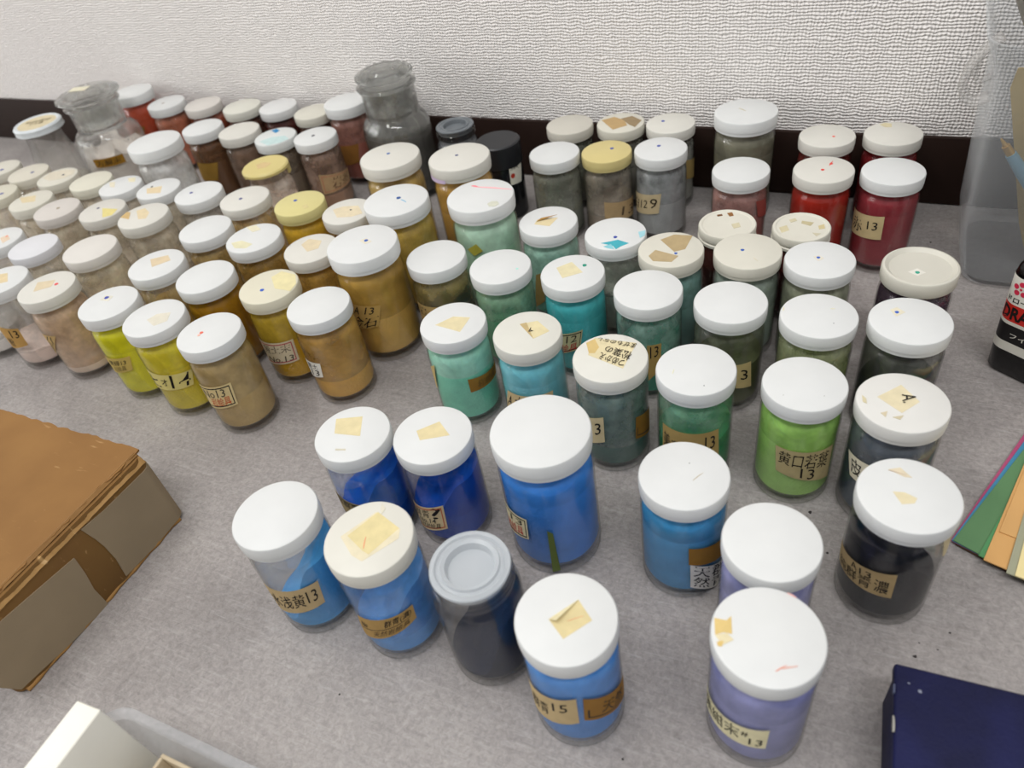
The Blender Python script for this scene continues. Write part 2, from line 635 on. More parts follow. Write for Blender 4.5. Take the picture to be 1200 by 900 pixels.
def broken_lid():
    """cap top with only parts of its skirt left; the gap faces the room"""
    V, F = [], []
    n = 60
    top = [(0, zt), (R - .0013, zt), (R, zt - .0013), (R, zt - .0035), (.92 * R, zt - .0035), (.92 * R, zt - .0017), (0, zt - .0017)]
    me0 = lathe('tmp', top, n)
    V += [tuple(v.co) for v in me0.vertices]
    F += [tuple(p.vertices) for p in me0.polygons]
    bpy.data.meshes.remove(me0)
    # remaining skirt: two arcs (degrees)
    for a0, a1, hh in ((18, 46, .0098), (190, 214, .0098), (50, 186, .0060)):
        m = 14
        o = len(V)
        for i in range(m + 1):
            a = math.radians(a0 + (a1 - a0) * i / m)
            for rr, z in ((R, zt - .003), (R, zt - hh), (.92 * R, zt - hh), (.92 * R, zt - .003)):
                V.append((rr * math.cos(a), rr * math.sin(a), z))
        for i in range(m):
            for k in range(4):
                F.append((o + i * 4 + k, o + i * 4 + (k + 1) % 4, o + i * 4 + 4 + (k + 1) % 4, o + i * 4 + 4 + k))
        F += [(o, o + 1, o + 2, o + 3), (o + m * 4, o + m * 4 + 3, o + m * 4 + 2, o + m * 4 + 1)]
    return mesh('broken_lid', V, F)


ME_LID_BROKEN = broken_lid()
film_prof = [(.84 * R, .0062), (.918 * R, .0078), (.940 * R, .0105), (.940 * R, .0530), (.933 * R, .0566), (.914 * R, .0592), (.876 * R, .0612), (.826 * R, .0637), (.806 * R, .0660)]
ME_FILM = lathe('powder_residue', film_prof, 48)


def film_above(fill, amp):
    """powder coat on the glass from the powder line up to the neck"""
    z0 = max(.0105, min(.050, (fill - max(amp, 2) - 2) / 1000))
    return lathe('powder_residue', [(.940 * R, z0)] + film_prof[3:], 48)


def pigment_mesh(fill, amp, ang, seed):
    """heaped powder: height field over the jar floor, fill and amp in millimetres"""
    rnd = random.Random(seed)
    n = 44
    r0 = .936 * R
    off = Vector((rnd.uniform(0, 50), rnd.uniform(0, 50), 0))
    fill, amp = fill / 1000, amp / 1000

    def top(x, y):
        s = (x * math.cos(ang) + y * math.sin(ang)) / r0
        # steep heap: tall against one wall
        s = math.tanh(2.4 * s)
        z = fill + amp * s + 0.0022 * noise.noise(Vector((x * 110, y * 110, 0)) + off) + 0.0009 * noise.noise(Vector((x * 330, y * 330, 0)) + off)
        return max(0.012, min(0.0528, z))
    V, F = [(0, 0, .0062)], []
    for rr, z in ((.55 * r0, .0060), (.955 * r0, .0072), (r0, .0096)):
        V += [(rr * math.cos(2 * math.pi * i / n), rr * math.sin(2 * math.pi * i / n), z) for i in range(n)]
    for q in (1.0, .9, .72, .5, .25):
        for i in range(n):
            x, y = q * r0 * math.cos(2 * math.pi * i / n), q * r0 * math.sin(2 * math.pi * i / n)
            V.append((x, y, top(x, y)))
    V.append((0, 0, top(0, 0)))
    for i in range(n):
        F.append((0, 1 + (i + 1) % n, 1 + i))
    for k in range(7):
        a = 1 + k * n
        for i in range(n):
            F.append((a + i, a + (i + 1) % n, a + n + (i + 1) % n, a + n + i))
    a = 1 + 7 * n
    for i in range(n):
        F.append((a + i, a + (i + 1) % n, len(V) - 1))
    return mesh('pigment', V, F, True, 0.9)


def cyl_mapper(az, zz, rad):
    """unit square -> bent patch; corners given TL, TR, BR, BL"""
    def f(u, v, lift):
        a = (az[3] + (az[2] - az[3]) * u) * (1 - v) + (az[0] + (az[1] - az[0]) * u) * v
        z = (zz[3] + (zz[2] - zz[3]) * u) * (1 - v) + (zz[0] + (zz[1] - zz[0]) * u) * v
        return ((rad + lift) * math.cos(a), (rad + lift) * math.sin(a), z)
    return f


def quad_mapper(q, z):
    def f(u, v, lift):
        x = (q[3][0] + (q[2][0] - q[3][0]) * u) * (1 - v) + (q[0][0] + (q[1][0] - q[0][0]) * u) * v
        y = (q[3][1] + (q[2][1] - q[3][1]) * u) * (1 - v) + (q[0][1] + (q[1][1] - q[0][1]) * u) * v
        return (x, y, z + lift)
    return f


def paper(col, k=0.80):
    return plain(col, 0.8, k=k, var=0.08, scale=180, spec=0.2)


def ink(col):
    return plain(col, 0.6, spec=0.3)


def frame_patch(mapper, kind):
    V, F = [], []
    if kind == 'box':
        strips = [(.05, .95, .88, .93), (.05, .95, .07, .12), (.05, .075, .07, .93), (.925, .95, .07, .93)]
    elif kind == 'mid':
        strips = [(.06, .92, .44, .48)]
    else:
        strips = [(.06, .09, .12, .5), (.06, .9, .12, .17)]
    for u0, u1, v0, v1 in strips:
        o = len(V)
        m = 8
        for i in range(m + 1):
            u = u0 + (u1 - u0) * i / m
            V += [mapper(u, v0, .0002), mapper(u, v1, .0002)]
        F += [(o + 2 * i, o + 2 * i + 2, o + 2 * i + 3, o + 2 * i + 1) for i in range(m)]
    return V, F


def add_label(parent, name, col, az, zz, lines, border, rad):
    # finer resolution so the paper hugs the glass
    mp = cyl_mapper(az, zz, rad)
    V, F = grid_patch(mp, 14, 3, .00012)
    lo = obj(name, mesh(name, V, F), paper(col, 1.15), parent)
    if border:
        bc, bk = border
        V, F = frame_patch(mp, bk)
        obj('label_border', flat_mesh('label_border', V, F), ink(bc), lo)
    by = {}
    for u0, u1, v0, v1, s, c in lines:
        by.setdefault(c, []).append((u0, u1, v0, v1, s))
    for c, items in by.items():
        V, F = lettering(items, mp)
        if V:
            obj('lettering', flat_mesh('lettering', V, F), ink(c), lo)
    return lo


def aged(col):
    """old lid stickers are paler than kraft labels"""
    c = [int(col[i:i + 2], 16) for i in (1, 3, 5)]
    if c[0] > 205 and c[0] > c[1] > c[2]:
        c = [round(.7 * a + .3 * b_) for a, b_ in zip(c, (234, 226, 206))]
    return '#%02x%02x%02x' % tuple(c)


def add_mark(lid, m, top, idx):
    kind, col = m[0], m[1]
    z0, z1 = top, top + .00010 + .00004 * idx
    if kind == 'dot':
        (cx, cy), r = m[2], m[3]
        pts = [(cx + r * math.cos(a) * (1 + .12 * math.sin(3 * a)), cy + r * math.sin(a)) for a in [2 * math.pi * i / 14 for i in range(14)]]
        obj('paint_dot', prism('paint_dot', pts, z0, z1 + .00008), plain(col, .5), lid)
    elif kind == 'poly':
        pts = m[2]
        area = sum(pts[i][0] * pts[(i + 1) % len(pts)][1] - pts[(i + 1) % len(pts)][0] * pts[i][1] for i in range(len(pts)))
        if area < 0:
            pts = pts[::-1]
        obj('lid_sticker', prism('lid_sticker', pts, z0, z1), paper(aged(col)), lid)
    elif kind == 'flap':
        a, b_, c = m[2]
        h = .0022
        V = [(a[0], a[1], z1 + .0001), (b_[0], b_[1], z1 + .0001), (c[0], c[1], z1 + h), (a[0], a[1], z1 + .0003), (b_[0], b_[1], z1 + .0003), (c[0], c[1], z1 + h + .0002)]
        obj('sticker_flap', mesh('sticker_flap', V, [(0, 1, 2), (3, 5, 4), (0, 3, 4, 1), (1, 4, 5, 2), (2, 5, 3, 0)], False), paper(col), lid)
    elif kind == 'line':
        p, q, wd = Vector(m[2]), Vector(m[3]), m[4]
        d = (q - p)
        nrm = Vector((-d.y, d.x)).normalized() * wd * .6
        mid = (p + q) / 2 + nrm * .6
        pts = [p - nrm * .6, mid - nrm, q - nrm * .3, q + nrm * .3, mid + nrm, p + nrm * .6]
        obj('paint_streak', prism('paint_streak', [(v.x, v.y) for v in pts], z0, z1 + .00005), plain(col, .6), lid)
    elif kind == 'text':
        V, F = lettering([(0, 1, 0, 1, m[2])], quad_mapper(m[3], top + .0002))
        obj('lettering', flat_mesh('lettering', V, F), ink(col), lid)


IMG_RIGHT = YAW   # world azimuth of the viewer's right hand


def make_jar(row):
    k, (x, y), s, sz, kind, lidc, pig, fill, amp, dr, film, fc, marks, labels, desc = row
    root = thing('pigment_jar', desc, 'jar', (x, y, 0), 0, 'glass jars of powdered pigment on the worktop')
    root.scale = (s, s, sz)
    dark = sum(lin(pig)) < .16
    obj('glass_body', ME_GLASS_OPEN if kind == 'open' else ME_GLASS, GLASS, root)
    obj('pigment', pigment_mesh(fill, amp, IMG_RIGHT + math.radians(dr), k), plain(pig, .95, k=.7 if dark else 1.62, var=.13, scale=90, bump=.5, bscale=500, spec=.1), root)
    if film > 0:
        obj('powder_residue', film_above(fill, amp), film_mat(fc, film), root)
    if kind == 'open':
        st = obj('inner_stopper', ME_STOPPER, plastic_clear('#cdd2d6', .55, .3, 'stopper_plastic'), root)
        tag(st, 'translucent grey plastic inner stopper with concentric rings')
    else:
        me = {'rim': ME_LID_RIM, 'tin': ME_LID_TIN, 'broken': ME_LID_BROKEN}.get(kind, ME_LID)
        lid = obj('screw_lid', me, plain(lidc, .42, k=.72, var=.035, scale=45, spec=.4, bump=.05, bscale=200), root)
        top = {'rim': zt - .0022, 'tin': zt - .0006}.get(kind, zt)
        for i, m in enumerate(marks):
            add_mark(lid, m, top, i)
    for col, az, zz, lines, border, on in labels:
        add_label(root, 'label' if on == 'body' else 'lid_stain', col, az, zz, lines, border, LABEL_R if on == 'body' else R)
    return root


JARS = [
('BK', [-0.2398, 0.1489], 1.0129, 1.0398, 'std', '#f2f3f1', '#4287bb', 34, 24, 0, 0.1, '#4287bb', [], [('#b39c74', [-2.042, -0.464, -0.553, -2.038], [0.04213, 0.0428, 0.02523, 0.01927], [(0.08, 0.72, 0.22, 0.78, '水浅黄', '#17130f'), (0.76, 0.93, 0.3, 0.8, '13', '#17130f')], None, 'body')], 'plain-lidded jar of sea blue powder heaped to one side, handwritten kraft label ending 13'),
('BL', [-0.1858, 0.1521], 1.0143, 1.0269, 'std', '#f1eee2', '#5488c2', 38, 16, 10, 0.25, '#5488c2', [('poly', '#efe3bf', [[-0.01338, -0.00393], [-0.00418, 0.01416], [0.01249, 0.00888], [0.01443, 0.00391], [0.00428, -0.01262], [-0.00222, -0.01134]]), ('poly', '#ead693', [[-0.0104, -0.00247], [-0.00335, 0.01442], [0.01184, 0.00919], [0.00539, -0.00839], [0.00162, -0.00765]]), ('line', '#e08060', [0.00124, -0.0063], [-0.00124, -7e-05], 0.00041), ('poly', '#e6e0cc', [[-0.00404, 0.01963], [-0.00072, 0.01739], [-0.00088, 0.01358], [-0.00321, 0.01662]])], [('#a2834f', [-1.885, -0.414, -0.442, -2.162], [0.03814, 0.04291, 0.03196, 0.0148], [(0.5, 0.95, 0.5, 0.9, '群青(濃)', '#17130f'), (0.08, 0.2, 0.55, 0.8, 'No', '#17130f'), (0.3, 0.9, 0.12, 0.4, '天然岩絵具', '#5d4a2e')], ('#5d4a2e', 'mid'), 'body')], 'cream-lidded jar of blue powder with two layered yellowed stickers on its lid'),
('BJ', [-0.2347, 0.2118], 0.9911, 0.9926, 'std', '#f2f3f1', '#0d459c', 42, 15, 0, 0.3, '#4f86c8', [('poly', '#ecd9a0', [[-0.01557, 0.00707], [-0.00114, 0.01319], [0.00594, -0.00076], [-0.00988, -0.0032]]), ('poly', '#d9d2bd', [[-0.0026, -0.01319], [0.00317, -0.01153], [0.00389, -0.01262], [-0.00186, -0.01429]])], [('#8d7c58', [-2.232, -1.244, -1.368, -2.22], [0.0439, 0.03965, 0.02346, 0.02613], [(0.1, 0.9, 0.55, 0.9, '岩群青', '#17130f')], ('#3a3020', 'box'), 'body')], 'jar of deep blue powder with a square yellowed sticker towards the rim of its lid'),
('BI', [-0.1906, 0.2248], 1.0158, 0.975, 'std', '#f2f3f1', '#0a3f98', 43, 14, 0, 0.1, '#0a3f98', [('poly', '#ead79c', [[-0.00966, -0.00037], [-0.00053, 0.00952], [0.00978, 0.00186], [-0.00438, -0.00604]])], [('#c9b48c', [-2.365, -1.149, -1.213, -2.359], [0.0322, 0.0416, 0.02003, 0.00923], [(0.1, 0.62, 0.55, 0.88, '群青', '#4c4336'), (0.68, 0.92, 0.5, 0.95, '?', '#17130f'), (0.2, 0.75, 0.32, 0.52, 'No.14', '#4c4336'), (0.1, 0.85, 0.08, 0.3, '天然岩絵具', '#4c4336')], ('#c0603a', 'box'), 'body')], 'jar of deep blue powder whose orange-bordered label shows a question mark'),
('BH', [-0.1269, 0.23], 1.1877, 1.1916, 'big', '#f2f3f1', '#3b79c4', 56, 2, 0, 0.95, '#3b79c4', [], [('#cfc4a0', [-2.53, -1.689, -1.732, -2.529], [0.03942, 0.04047, 0.02544, 0.01973], [(0.4, 0.85, 0.6, 0.85, '13', '#3a3428'), (0.1, 0.85, 0.12, 0.55, '岩絵具', '#b8352c')], ('#1d1a16', 'box'), 'body'), ('#5d6a35', [-1.274, -1.16, -1.134, -1.309], [0.03497, 0.03294, 0.00433, 0.00311], [], None, 'body')], 'large wide-lidded jar of bright blue powder, biggest of the blue jars'),
('BG', [-0.0817, 0.1428], 1.0018, 1.0343, 'std', '#f2f3f1', '#4a87d0', 50, 3, 0, 0.9, '#4a87d0', [('poly', '#e6d190', [[-0.00628, -0.00318], [0.00236, 0.00936], [0.01086, 0.00227], [0.00251, -0.0094]]), ('flap', '#efe2b6', [[-0.00628, -0.00318], [0.00236, 0.00936], [-0.00256, -0.00395]]), ('line', '#dd9a70', [0.00137, -0.00138], [0.00691, 0.00296], 0.00021)], [('#b9a37a', [-2.488, -1.133, -1.155, -2.487], [0.04079, 0.04969, 0.02722, 0.01548], [(0.12, 0.52, 0.25, 0.72, '群青', '#17130f'), (0.6, 0.85, 0.5, 0.82, '15', '#17130f')], None, 'body'), ('#8c6630', [-1.001, 0.386, 0.222, -1.042], [0.04875, 0.02948, 0.0162, 0.02908], [(0.3, 0.8, 0.25, 0.8, '天然', '#2b2015')], ('#2b2015', 'corner'), 'body')], 'jar of sky blue powder whose lid sticker has a folded-up corner'),
('BM', [-0.1333, 0.155], 1.0009, 0.9909, 'open', '#f2f3f1', '#1f2a44', 33, 27, 10, 0.05, '#47526b', [], [], 'open glass jar of midnight blue powder closed only by a grey inner stopper'),
('BD', [-0.0552, 0.2342], 1.0056, 0.9919, 'std', '#f2f3f1', '#3f86b4', 54, 3, 0, 0.85, '#3f86b4', [('line', '#b9ab90', [0.00496, -0.00254], [0.00842, 0.00345], 0.00032), ('dot', '#54524e', [0.00091, 0.00742], 0.00025)], [('#8a6428', [-1.203, -0.242, -0.159, -1.193], [0.04625, 0.04112, 0.02477, 0.03222], [], None, 'body'), ('#d5d2c8', [-1.154, 0.141, 0.137, -1.137], [0.03212, 0.01592, -0.00642, 0.0117], [(0.06, 0.4, 0.52, 0.96, '天', '#17130f'), (0.06, 0.4, 0.08, 0.52, '然', '#17130f'), (0.45, 0.85, 0.5, 0.98, '群', '#17130f'), (0.45, 0.85, 0.06, 0.48, '青', '#17130f')], None, 'body')], 'jar of steel blue powder with an amber strip above a white brush-lettered label'),
('BE', [-0.0102, 0.209], 0.9807, 0.9822, 'std', '#f2f3f1', '#8b8cb4', 50, 2, 0, 0.8, '#8b8cb4', [], [], 'clean white lidded jar of lavender powder behind the stained lavender jar'),
('BF', [-0.004, 0.1622], 1.0112, 1.0127, 'std', '#f2f3f1', '#8487b4', 47, 2, 0, 0.85, '#8487b4', [('poly', '#e8c268', [[-0.02084, 0.0007], [-0.01623, 0.00109], [-0.01474, 0.00357], [-0.01287, -0.00398], [-0.01609, -0.00432], [-0.01894, -0.00645]]), ('poly', '#f0e0b0', [[-0.01894, -0.00645], [-0.01479, -0.00425], [-0.01176, -0.00625], [-0.01558, -0.00984]]), ('poly', '#e6bb5c', [[-0.01771, -0.00907], [-0.01534, -0.00787], [-0.01543, -0.01054], [-0.01702, -0.01072]]), ('line', '#e0876a', [0.00509, -0.01386], [0.00848, -0.01018], 0.00031), ('line', '#e59a80', [0.00724, -0.01204], [0.01229, -0.00919], 0.00025), ('line', '#f0b8b0', [0.00405, 0.02073], [0.00766, 0.01969], 0.00034)], [('#d3cba6', [-2.983, -1.232, -1.242, -2.744], [0.03092, 0.04086, 0.02323, 0.01879], [(0.05, 0.68, 0.25, 0.9, '紫紺末', '#17130f'), (0.7, 0.78, 0.52, 0.78, '#', '#17130f'), (0.79, 0.95, 0.14, 0.48, '13', '#17130f')], None, 'body')], 'nearest jar, of lavender powder, its lid stained yellow and scribbled orange'),
('BC', [0.0417, 0.2507], 1.0037, 0.9959, 'std', '#f2f3f1', '#1b1e28', 38, 13, 200, 0.06, '#3c3e42', [('poly', '#ecdcae', [[-0.00663, -0.00047], [-0.00186, 0.00047], [0.00334, -0.00146], [0.00247, -0.00469], [-0.00249, -0.00672]]), ('poly', '#e3d4b4', [[-0.00922, 0.01233], [-0.0044, 0.01483], [0.00077, 0.01001], [-0.00235, 0.0096]]), ('line', '#a98a78', [-0.00918, 0.0118], [-0.00171, 0.01084], 0.00022)], [('#a08a63', [3.061, 4.831, 4.859, 3.362], [0.03376, 0.04496, 0.02565, 0.02376], [(0.1, 0.72, 0.12, 0.62, '純群青', '#17130f'), (0.76, 0.94, 0.15, 0.7, '濃', '#17130f'), (0.42, 0.52, 0.66, 0.95, 'A', '#17130f'), (0.56, 0.72, 0.62, 0.88, '13', '#17130f')], None, 'body'), ('#bfb08c', [-0.73, -0.468, -0.255, -0.507], [0.06836, 0.06855, 0.04838, 0.05195], [], None, 'body')], 'jar of near black powder with a rounded kraft label below a torn-sticker lid'),
('BB', [0.0359, 0.3098], 1.0022, 1.0037, 'std', '#f2f0ea', '#39444f', 46, 3, 0, 0.75, '#565b62', [('poly', '#ecdcb2', [[-0.01176, 0.00038], [-0.00154, 0.0122], [0.00746, 0.00174], [-0.0, -0.00836]]), ('text', '#17130f', 'A.', [[0.00493, 0.00741], [0.00674, 0.00091], [0.0, -0.00154], [-0.0011, 0.00451]]), ('poly', '#d8cba0', [[-0.01884, -0.00022], [-0.01669, -0.00223], [-0.01599, -0.00586], [-0.01802, -0.00514]]), ('poly', '#d9c9a4', [[-0.00937, -0.01093], [-0.00644, -0.00889], [-0.00691, -0.01331]]), ('poly', '#cfc19c', [[-0.00392, -0.01249], [0.00084, -0.00996], [-0.00048, -0.01335]])], [('#d3cbb4', [-2.712, -1.859, -1.794, -2.446], [0.04573, 0.04785, 0.03029, 0.03138], [(0.12, 0.6, 0.2, 0.9, '皮', '#17130f')], None, 'body')], 'jar of dark slate powder whose lid sticker is marked with a letter A'),
('BA', [-0.0108, 0.3128], 0.991, 0.9928, 'std', '#f2f3f1', '#93bd62', 50, 2, 0, 0.8, '#93bd62', [('dot', '#8b8a80', [-0.00898, -0.01223], 0.00022), ('dot', '#8b8a80', [0.01064, -0.00765], 0.00021)], [('#a99a70', [-2.003, -0.435, -0.386, -1.91], [0.04634, 0.04464, 0.01739, 0.02716], [(0.06, 0.9, 0.42, 0.92, '黄口若葉', '#17130f'), (0.42, 0.66, 0.06, 0.42, '13', '#17130f')], None, 'body')], 'jar of lime green powder with a kraft label of four brushed characters over 13'),
('AZ', [-0.0672, 0.3089], 1.005, 1.0066, 'std', '#f2f3f1', '#2f7a4e', 36, 3, 0, 0.5, '#7aa389', [('dot', '#3c3c38', [0.00732, -0.01249], 0.00028), ('line', '#ddd8b0', [-0.01105, -0.00741], [-0.01104, -0.00379], 0.00036)], [('#a18752', [-2.301, -0.69, -0.631, -2.316], [0.04655, 0.04796, 0.02448, 0.02242], [(0.03, 0.18, 0.3, 0.8, '美', '#17130f'), (0.2, 0.65, 0.2, 0.65, '草緑', '#17130f'), (0.76, 0.93, 0.42, 0.85, '13', '#17130f')], None, 'body')], 'plain-lidded jar of emerald powder with a kraft label, between the lime and sticker-note jars'),
('AY', [-0.1161, 0.3071], 1.0015, 0.9983, 'std', '#f2f0e6', '#3f5a52', 30, 6, 0, 0.7, '#6a7a74', [('poly', '#e8d8a4', [[-0.01416, 0.01448], [0.01106, 0.01574], [0.01009, -0.0076], [-0.01296, -0.00122]]), ('poly', '#d9b462', [[-0.01752, 0.00878], [-0.0139, 0.01372], [-0.00893, 0.00687], [-0.00961, 0.00118], [-0.01298, 0.00034]]), ('text', '#17130f', 'まぜものなし', [[0.01165, 0.01035], [-0.0124, 0.01245], [-0.01219, 0.01495], [0.01128, 0.01499]]), ('text', '#17130f', '松葉の', [[0.01161, -0.00121], [-0.00481, 0.00393], [-0.00506, 0.00941], [0.01111, 0.00709]]), ('text', '#17130f', 'つめかえ', [[0.00963, -0.00772], [-0.00623, -0.00264], [-0.00649, 0.00273], [0.01, -0.00086]])], [('#bfae86', [-2.699, -1.511, -1.524, -2.699], [0.03777, 0.04909, 0.02782, 0.01476], [(0.6, 0.92, 0.35, 0.8, '13', '#17130f')], None, 'body'), ('#7d5a1f', [-0.589, 0.293, 0.171, -0.622], [0.04429, 0.03837, 0.01943, 0.02645], [], ('#2b2015', 'corner'), 'body')], 'jar of grey-green powder whose lid carries a handwritten note turned upside down'),
('AX', [-0.173, 0.318], 0.9882, 0.9897, 'std', '#efede2', '#6cb0ba', 52, 2, 0, 0.95, '#6cb0ba', [('poly', '#ead9a2', [[-0.0076, 0.00616], [0.00231, 0.01202], [0.01354, 0.00415], [0.00647, -0.00522]]), ('poly', '#cdb684', [[-0.0076, 0.00616], [-0.00398, 0.00877], [0.00266, -0.00016], [0.00647, -0.00522]]), ('text', '#17130f', 'A', [[0.00246, -0.00107], [-0.00044, 0.0017], [0.00069, 0.00458], [0.00359, 0.00179]])], [('#bda77c', [-2.105, -0.57, -0.687, -2.585], [0.04175, 0.04246, 0.02258, 0.01201], [(0.05, 0.4, 0.5, 0.95, 'A.水', '#17130f')], None, 'body')], 'jar of pale turquoise powder with a lifted sticker curling on its lid'),
('AW', [-0.2258, 0.3185], 0.9995, 0.9633, 'std', '#f2f3f1', '#72bea2', 50, 3, 0, 0.9, '#94c8b2', [('poly', '#ead9a6', [[-0.00999, -0.00562], [-0.00236, 0.00528], [0.00931, 0.00705], [0.00941, -0.00817]])], [('#8a6428', [-0.935, 0.561, 0.295, -0.927], [0.04362, 0.03884, 0.03127, 0.0316], [(0.2, 0.8, 0.2, 0.8, '岩絵具', '#5f451c')], None, 'body'), ('#b5a06c', [-2.465, -1.993, -2.277, -2.46], [0.04601, 0.05394, 0.0282, 0.02653], [], None, 'body')], 'jar of mint green powder with an amber strip label and kite-shaped lid sticker'),
('AT', [-0.1674, 0.3841], 0.992, 0.9935, 'std', '#f2f3f1', '#45a1a6', 53, 2, 0, 0.9, '#45a1a6', [('poly', '#ecdfae', [[-0.01259, 0.00248], [-0.00469, 0.01141], [0.00695, 0.00132], [-0.00424, -0.00807]]), ('dot', '#178a72', [0.00537, 0.00923], 0.00146)], [('#a9a27c', [-1.861, -1.022, -1.167, -1.939], [0.03892, 0.04414, 0.02801, 0.02025], [(0.35, 0.8, 0.5, 0.85, '12', '#3a3428'), (0.1, 0.85, 0.05, 0.45, '絵具', '#a3302a')], ('#1d1a16', 'box'), 'body')], 'jar of teal powder whose sticker-topped lid has a green dot'),
('AS', [-0.1133, 0.3754], 1.0009, 1.0024, 'std', '#f2f3f1', '#27806a', 38, 5, 0, 0.6, '#86a096', [], [('#a0844c', [-1.351, -0.915, -0.952, -1.328], [0.04834, 0.04894, 0.02739, 0.01804], [(0.2, 0.8, 0.6, 0.95, '13', '#17130f')], None, 'body')], 'plain-lidded jar of viridian powder half hidden behind the note-topped jar'),
('AR', [-0.0621, 0.3766], 1.0087, 0.9716, 'std', '#f2f3f1', '#484b31', 36, 4, 0, 0.35, '#7c806e', [], [('#b7a272', [-1.15, -0.671, -0.573, -1.098], [0.04296, 0.04287, 0.01999, 0.02263], [(0.3, 0.75, 0.35, 0.75, '3', '#17130f')], None, 'body')], 'plain-lidded jar of dark olive powder with a small kraft label reading 3'),
('AQ', [-0.0112, 0.3728], 0.9868, 0.9883, 'std', '#f2f3f1', '#76824a', 40, 3, 0, 0.6, '#8b9070', [('line', '#d8cf9a', [-0.01991, -0.00036], [-0.01996, 0.00306], 0.00048), ('line', '#dcd6b4', [0.00538, 0.00707], [0.00812, 0.00768], 0.00042), ('dot', '#45433e', [0.00874, -0.00624], 0.00024)], [], 'jar of moss green powder behind the lime jar, lid rim flecked yellow'),
('AP', [0.0362, 0.3779], 0.9957, 0.9972, 'std', '#f2f3f1', '#2c2f36', 34, 4, 0, 0.5, '#5a5c55', [('poly', '#efe7cc', [[-0.01104, 0.00718], [-0.0077, 0.0104], [-0.00308, 0.00654], [-0.0076, 0.00147]]), ('dot', '#2a57b8', [-0.00741, 0.00555], 0.00111)], [], 'blue-dotted jar of charcoal powder behind the jar marked A'),
('AO', [0.0391, 0.4337], 0.9916, 0.9932, 'rim', '#e4e0d2', '#40323f', 50, 2, 0, 0.8, '#40323f', [('poly', '#f4f2ea', [[-0.00644, -0.00504], [-0.00152, -0.00033], [0.00326, -0.004], [-0.00117, -0.00857]]), ('dot', '#2b9a80', [-0.00133, -0.00493], 0.0013)], [], 'dark plum powder jar with a sunken cream lid and a green-marked tag'),
('AN', [-0.0178, 0.4307], 0.9816, 0.9831, 'std', '#f2f3f1', '#8d907c', 44, 2, 0, 0.7, '#8d907c', [('poly', '#efe9da', [[-0.00428, 0.00164], [-0.00098, 0.0043], [0.00253, 0.00097], [-0.00063, -0.00263]]), ('dot', '#2656b4', [-0.00112, 0.00126], 0.00116)], [], 'blue-dotted jar of grey-olive powder in front of the mottled tin-lidded jar'),
('AM', [-0.0622, 0.4304], 0.9952, 0.9968, 'std', '#ebe7d8', '#8f9a90', 44, 2, 0, 0.7, '#8f9a90', [('dot', '#2c55a4', [-0.0034, -9e-05], 0.00121), ('line', '#d2c9b0', [0.00506, -0.00762], [0.00834, -0.01096], 0.00032)], [], 'blue-dotted cream lid jar of pale grey-green powder in front of old tin-lidded jars'),
('AL', [-0.1109, 0.4222], 1.0024, 1.0039, 'std', '#ebe7d8', '#6b8c86', 44, 2, 0, 0.7, '#6b8c86', [('poly', '#bda77e', [[-0.00966, 0.00958], [-0.00229, 0.0175], [0.01019, 0.0185], [0.00934, 0.00141], [0.003, -0.00293]]), ('poly', '#c2ad86', [[-0.01212, -0.01105], [-0.00965, -0.00326], [0.00698, -0.00733], [0.00442, -0.01494], [-0.00773, -0.01634]]), ('dot', '#3356a8', [0.0046, -0.0047], 0.00104)], [], 'jar of slate green powder with torn brown paper and blue dot on its lid'),
('AK', [-0.1539, 0.4352], 0.998, 0.9995, 'std', '#f2f3f1', '#83867c', 40, 2, 0, 0.5, '#83867c', [('poly', '#4fb6c4', [[-0.0059, -0.01454], [-0.00014, -0.01125], [0.00446, -0.00818], [0.01329, -0.01095], [0.00881, -0.01615], [0.00688, -0.01997], [0.00329, -0.01611]]), ('poly', '#8fd0da', [[-0.00276, -0.01834], [0.00146, -0.01426], [0.00576, -0.01997], [0.00082, -0.01983]]), ('poly', '#a9dbe4', [[0.01556, 0.00393], [0.01995, 0.00694], [0.02112, 0.00057], [0.01891, -0.00331]]), ('dot', '#33479c', [0.00169, -0.00534], 0.00134)], [], 'jar of grey powder with a turquoise splash across its lid'),
('AJ', [-0.2078, 0.4421], 1.0007, 1.0022, 'std', '#f2f3f1', '#4fa58f', 30, 6, 0, 0.75, '#92b5a6', [('poly', '#ecd6a0', [[-0.00842, -0.00658], [-0.00863, 0.00067], [0.00584, 0.00557], [0.00389, -0.00682]]), ('flap', '#b58a45', [[-0.00788, -0.00286], [-0.00652, 0.00225], [0.0052, 0.00546]])], [('#8a7444', [-1.855, -1.42, -1.57, -2.131], [0.04235, 0.04712, 0.02002, 0.00916], [], None, 'body')], 'jar of pale green powder whose lid sticker is curled and browned'),
('AU', [-0.2196, 0.3807], 0.9949, 0.9965, 'std', '#f2f3f1', '#4c8260', 48, 3, 0, 0.7, '#7c9c82', [('dot', '#9fd8cc', [0.01349, -0.00084], 0.00091)], [], 'plain-lidded jar of leaf green powder beside the dark blue one'),
('AV', [-0.2716, 0.3824], 1.0022, 1.0037, 'std', '#f2f3f1', '#20384f', 34, 6, 0, 0.55, '#8f8050', [], [('#a58a58', [-2.469, -1.313, -1.56, -2.462], [0.04596, 0.04733, 0.02717, 0.02635], [(0.2, 0.6, 0.5, 0.9, '岩', '#17130f')], None, 'body')], 'plain-lidded jar of inky blue powder stained ochre inside'),
